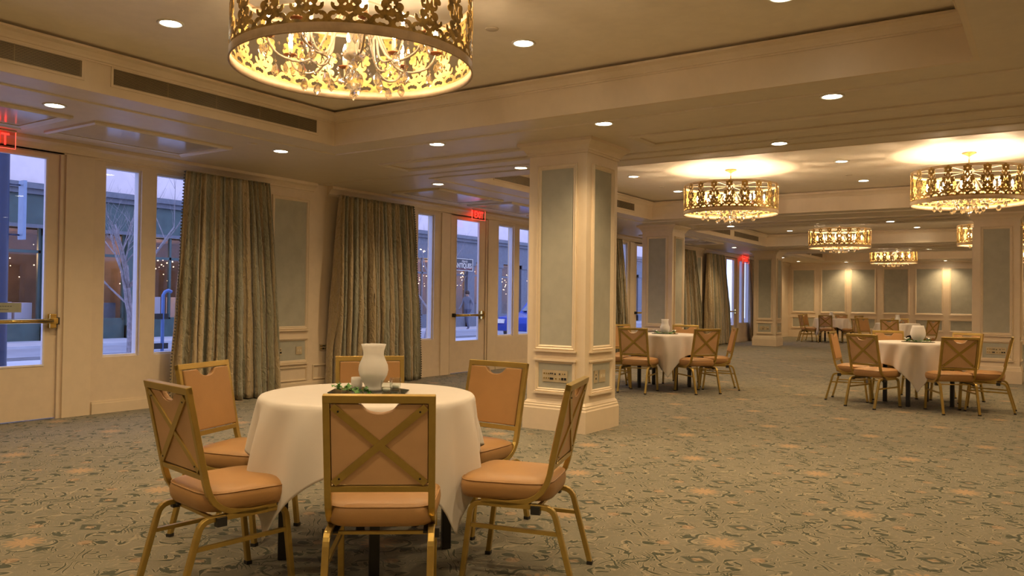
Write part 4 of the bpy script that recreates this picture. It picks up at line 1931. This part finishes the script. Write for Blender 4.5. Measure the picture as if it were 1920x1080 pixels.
# antiques sign
SB = simple('sign_black', (.015, .015, .018), .4)
SW = simple('sign_cream', (.75, .66, .52), .5)
SR = simple('sign_red', (.55, .06, .03), .5)
sg = thing('shop_sign', 'black hanging shop sign reading Harris ANTIQUES, seen through the second glass door', 'sign', (-15.15, 30.55, 2.86))
sg.scale = (.9, .88, .88)
mb = MB()
mb.box(-.03, .03, -.82, .82, -.30, .30)
mb.build('sign_board', SB, sg)
mb = MB()
for (a, b, c, d) in ((-.86, .86, .30, .33), (-.86, .86, -.33, -.30), (-.86, -.82, -.30, .30), (.82, .86, -.30, .30)):
    mb.box(-.035, .04, a, b, c, d)
mb.build('sign_border', SW, sg)
tx = text_mesh('ANTIQUES', .30, .004, SW, sg, 'lettering', bold=.006)
s = 1.5 / tx.dimensions.x
tx.matrix_local = Matrix.Translation((.036, 0, -.06)) @ FACEX @ Matrix.Diagonal((s, s * 1.15, 1, 1))
tx = text_mesh('Harris', .20, .004, SW, sg, 'script_lettering', shear=.35)
tx.matrix_local = Matrix.Translation((.036, .1, .18)) @ FACEX
mb = MB()
mb.tube([(.036 + .004, .05 + .7 * math.cos(a), -.16 - .08 * math.sin(a)) for a in [PI * k / 12 for k in range(13)]], .012, 5)
mb.build('swoosh', SR, sg)
mb = MB()
mb.box(-.35, 0, -.6, -.57, .33, .36)
mb.box(-.35, 0, .57, .6, .33, .36)
mb.build('bracket', SB, sg)

# lamp post and blade sign
POST = simple('dark_blue_post', (.035, .05, .10), .4)
lp = thing('street_post', 'thick dark blue post on the sidewalk at the left picture edge', 'post', (-3.2, 4.98, GZ))
mb = MB()
mb.lathe([(0, 0), (.16, 0), (.16, .1), (.115, .18), (.10, .5), (.095, 2.0), (.085, 3.8), (.12, 3.84), (.12, 3.95), (0, 4.0)], n=20)
mb.build('shaft', POST, lp)
bs = thing('blade_sign', 'small pale blue sign hanging from the post at the left edge', 'sign', (-3.2, 5.24, 2.35))
mb = MB()
mb.box(-.07, .07, -.02, .02, -.42, .36)
o = mb.build('sign_face', simple('pale_blue_board', (.24, .32, .46), .4), bs)
mb = MB()
mb.tube([(-.03, -.18, .30), (-.03, 0, .30)], .012, 6)
mb.tube([(-.03, -.18, -.36), (-.03, 0, -.36)], .012, 6)
mb.build('bracket', POST, bs)

# bicycle rack pole
rk = thing('bicycle_rack', 'slender blue hooked pole outside the pane left of the first curtain', 'bicycle rack', (-2.4, 6.78, GZ))
mb = MB()
mb.tube([(0, 0, 0), (0, 0, 1.38), (0, .03, 1.43), (0, .08, 1.45), (0, .13, 1.43)], .024, 8)
mb.build('pole', simple('blue_pole', (.08, .16, .40), .4), rk)
mb = MB()
mb.box(-.02, .02, -.22, .08, .62, .70)
mb.box(-.02, .02, -.22, .08, 1.04, 1.12)
mb.build('bracket', SB, rk)

# notice on the near door glass
nt = MB()
nt.box(-.0285, -.0275, 3.42, 3.78, 1.04, 1.13)
o = nt.build('door_notice', simple('pale_green_notice', (.36, .38, .30), .6))
tag(o, 'pale green notice stuck on the glass above the near door push bar', 'notice')
for k, (a, b) in enumerate(((3.50, 3.70), (3.53, 3.67))):
    nl = MB()
    for q in range(9):
        yy = a + (b - a) * q / 9
        nl.box(-.0275, -.0270, yy, yy + (b - a) / 9 * .7, 1.095 - k * .03, 1.100 - k * .03)
    nl.build('printed_line', SB, o)


# ---- bare street tree
def tree(label, x, y, h, seed):
    rnd = random.Random(seed)
    t = thing('street_tree', label, 'tree', (x, y, GZ))
    bark = simple('bark', (.30, .27, .28), .8, var=.4, scale=20)
    mt, mbn, ml = MB(), MB(), MB()

    def grow(p, d, r, L, depth, tgt):
        pts, rs = [p.copy()], [r]
        n = 5
        for i in range(n):
            d = (d + Vector((rnd.uniform(-.16, .16), rnd.uniform(-.16, .16), rnd.uniform(.0, .12)))).normalized()
            p = p + d * L / n
            pts.append(p.copy())
            rs.append(r * (1 - .55 * (i + 1) / n))
        tgt.tube(pts, rs, 6 if depth < 2 else 4)
        if depth < 4:
            for q in range(4 if depth < 2 else 3):
                k = rnd.randint(2, n)
                dd = (d + Vector((rnd.uniform(-.8, .8), rnd.uniform(-.8, .8), rnd.uniform(-.1, .7)))).normalized()
                grow(pts[k], dd, rs[k] * .62, L * rnd.uniform(.55, .75), depth + 1, mbn)
        elif rnd.random() < .006:
            for q in range(3):
                c = pts[-1] + Vector((rnd.uniform(-.05, .05), rnd.uniform(-.05, .05), rnd.uniform(-.05, .05)))
                ml.add([c, c + Vector((.0, .05, .02)), c + Vector((0, .09, 0)), c + Vector((0.004, .05, -.03))], [(0, 1, 2, 3)])
    grow(Vector((0, 0, 0)), Vector((0, 0, 1)), .075, h * .42, 0, mt)
    mt.build('trunk', bark, t)
    mbn.build('branches', bark, t)
    if ml.v:
        ml.build('leaves', LEAF, t)
    return t


tree('bare street tree branching outside the panes left of the first curtain', -3.9, 7.2, 4.4, 11)
tree('bare street tree outside the panes left of the second glass door', -6.0, 16.9, 4.0, 5)


# ---- parked car
def car(x, y, rz):
    t = thing('parked_car', 'parked blue car outside the pane just left of the near column', 'car', (x, y, GZ), rz)
    body = simple('blue_car_paint', (.01, .05, .32), .22, .3, var=.02)
    # side outline (along Y) lofted across X
    low = [(-2.15, .30), (-2.2, .55), (-2.1, .78), (-1.1, .90), (-.55, .95), (1.55, .98), (2.1, .92), (2.2, .6), (2.15, .3)]
    def loft(mbx, prof, xs):
        n = len(prof)
        vs = []
        for xx, sc, dz in xs:
            for a, b in prof:
                vs.append((xx, a * sc, b + dz))
        fs = []
        for q in range(len(xs) - 1):
            for i in range(n):
                j = (i + 1) % n
                fs.append((q * n + i, q * n + j, q * n + n + j, q * n + n + i))
        fs.append(tuple(range(n))[::-1])
        fs.append(tuple((len(xs) - 1) * n + i for i in range(n)))
        mbx.add(vs, fs)
    mb = MB()
    loft(mb, low, [(-.84, .95, 0), (-.80, .985, .01), (-.5, 1, .015), (.5, 1, .015), (.80, .985, .01), (.84, .95, 0)])
    o = mb.build('body', body, t)
    bevel(o, .04, 3)
    mb = MB()
    cab = [(-.95, .92), (-.25, 1.46), (.2, 1.53), (1.1, 1.50), (1.75, 1.15), (2.0, .95)]
    loft(mb, cab, [(-.72, 1, -.02), (-.58, .96, .0), (.58, .96, 0), (.72, 1, -.02)])
    o = mb.build('cabin', body, t)
    bevel(o, .03, 2)
    mb = MB()
    dg = simple('car_glass', (.10, .13, .15), .06, 0, spec=.9)
    mb.add([(-.60, -.90, .985), (.60, -.90, .985), (.50, -.30, 1.45), (-.50, -.30, 1.45), (-.60, -.915, 1.0), (.60, -.915, 1.0), (.50, -.315, 1.465), (-.50, -.315, 1.465)], [(0, 1, 2, 3), (4, 7, 6, 5), (0, 4, 5, 1), (1, 5, 6, 2), (2, 6, 7, 3), (3, 7, 4, 0)])
    mb.build('windscreen', dg, t)
    mb = MB()
    for s in (-1, 1):
        P = [(-.62, .98), (-.15, 1.40), (.15, 1.45), (1.05, 1.42), (1.55, 1.10), (1.6, .99)]
        vs = [(s * .725, a, b) for a, b in P] + [(s * .735, a, b) for a, b in P]
        n = len(P)
        mb.add(vs, [tuple(range(n)), tuple(range(n, 2 * n))[::-1]] + [(i, (i + 1) % n, (i + 1) % n + n, i + n) for i in range(n)])
    mb.build('side_windows', dg, t)
    for sx in (-1, 1):
        for yy in (-1.35, 1.4):
            mb = MB()
            R = Matrix.Translation((sx * .76, yy, .32)) @ Matrix.Rotation(PI / 2, 4, 'Y')
            c = [(.32 * math.cos(2 * PI * i / 24), .32 * math.sin(2 * PI * i / 24)) for i in range(24)]
            mb.prism(c, -.11, .11, 0, R)
            wl = mb.build('wheel', BLACKP, t)
            mb = MB()
            c = [(.19 * math.cos(2 * PI * i / 16), .19 * math.sin(2 * PI * i / 16)) for i in range(16)]
            mb.prism(c, .11 if sx > 0 else -.125, .125 if sx > 0 else -.11, 0, R)
            mb.build('hub_cap', VENT, wl)
    mb = MB()
    for s in (-1, 1):
        mb.box(s * .62 - .14, s * .62 + .14, -2.21, -2.1, .58, .72)
    mb.build('headlights', WTRIM, t)
    return t


car(-6.9, 24.9, 0)


# ---- two passers-by
def person(name_label, x, y, face, coat, trousers, seed, bend=.0):
    t = thing('person', name_label, 'person', (x, y, GZ), face)
    J = dict(pel=(0, 0, .95), sp=(0, .01, 1.15), ch=(0, .02, 1.36), nk=(0, .02, 1.50), hd=(0, .04, 1.60), tp=(0, .04, 1.72),
             hl=(-.09, 0, .92), kl=(-.10, .16, .50), al=(-.10, .05, .08), tl=(-.10, .20, .035),
             hr=(.09, 0, .92), kr=(.10, -.02, .50), ar=(.10, -.26, .10), tr=(.10, -.14, .035),
             sl=(-.19, .02, 1.42), el=(-.25, -.08, 1.14), wl=(-.24, .06, .90), fl=(-.235, .10, .82),
             sr=(.19, .02, 1.42), er=(.25, .08, 1.14), wr=(.24, .26, .98), fr=(.235, .31, .92))
    Rr = dict(pel=.15, sp=.14, ch=.16, nk=.06, hd=.095, tp=.075, hl=.095, kl=.062, al=.042, tl=.035, hr=.095, kr=.062, ar=.042, tr=.035,
              sl=.07, el=.048, wl=.032, fl=.036, sr=.07, er=.048, wr=.032, fr=.036)
    E = [('pel', 'sp'), ('sp', 'ch'), ('ch', 'nk'), ('nk', 'hd'), ('hd', 'tp'), ('pel', 'hl'), ('hl', 'kl'), ('kl', 'al'), ('al', 'tl'), ('pel', 'hr'), ('hr', 'kr'), ('kr', 'ar'), ('ar', 'tr'),
         ('ch', 'sl'), ('sl', 'el'), ('el', 'wl'), ('wl', 'fl'), ('ch', 'sr'), ('sr', 'er'), ('er', 'wr'), ('wr', 'fr')]
    ks = list(J)
    me = bpy.data.meshes.new('body')
    me.from_pydata([J[k] for k in ks], [(ks.index(a), ks.index(b)) for a, b in E], [])
    o = bpy.data.objects.new('body', me)
    COL.objects.link(o)
    o.parent = t
    sk = o.modifiers.new('skin', 'SKIN')
    for i, k in enumerate(ks):
        me.skin_vertices[0].data[i].radius = (Rr[k], Rr[k] * .85)
        me.skin_vertices[0].data[i].use_root = (k == 'pel')
    sb = o.modifiers.new('sub', 'SUBSURF')
    sb.levels = 2
    sb.render_levels = 2
    m = NT('clothed_' + str(seed))
    sep = m.n('SeparateXYZ')
    m.l(m.obj(), sep.inputs[0])
    z = sep.outputs[2]
    c = m.mix(m.step(z, .93, .95), trousers, coat)
    c = m.mix(m.step(z, 1.50, 1.52), c, (.45, .26, .17))
    c = m.mix(m.step(z, .08, .06), c, (.02, .02, .02))
    m.pbr(c, .8)
    me.materials.append(m.m)
    mb = MB()
    mb.lathe([(0, -.03), (.088, -.02), (.105, .05), (.085, .12), (.04, .15), (0, .155)], (0, .015, 1.62), 16)
    mb.build('hair', simple('hair_%d' % seed, (.05, .03, .02), .7), t)
    return t


person('blurred-looking passer-by in grey clothes walking outside the second glass door', -13.6, 28.9, PI, (.16, .17, .20), (.08, .09, .13), 1)
person('passer-by in a white top outside the pane right of the second curtain', -10.8, 23.4, PI, (.70, .70, .72), (.05, .06, .10), 2)
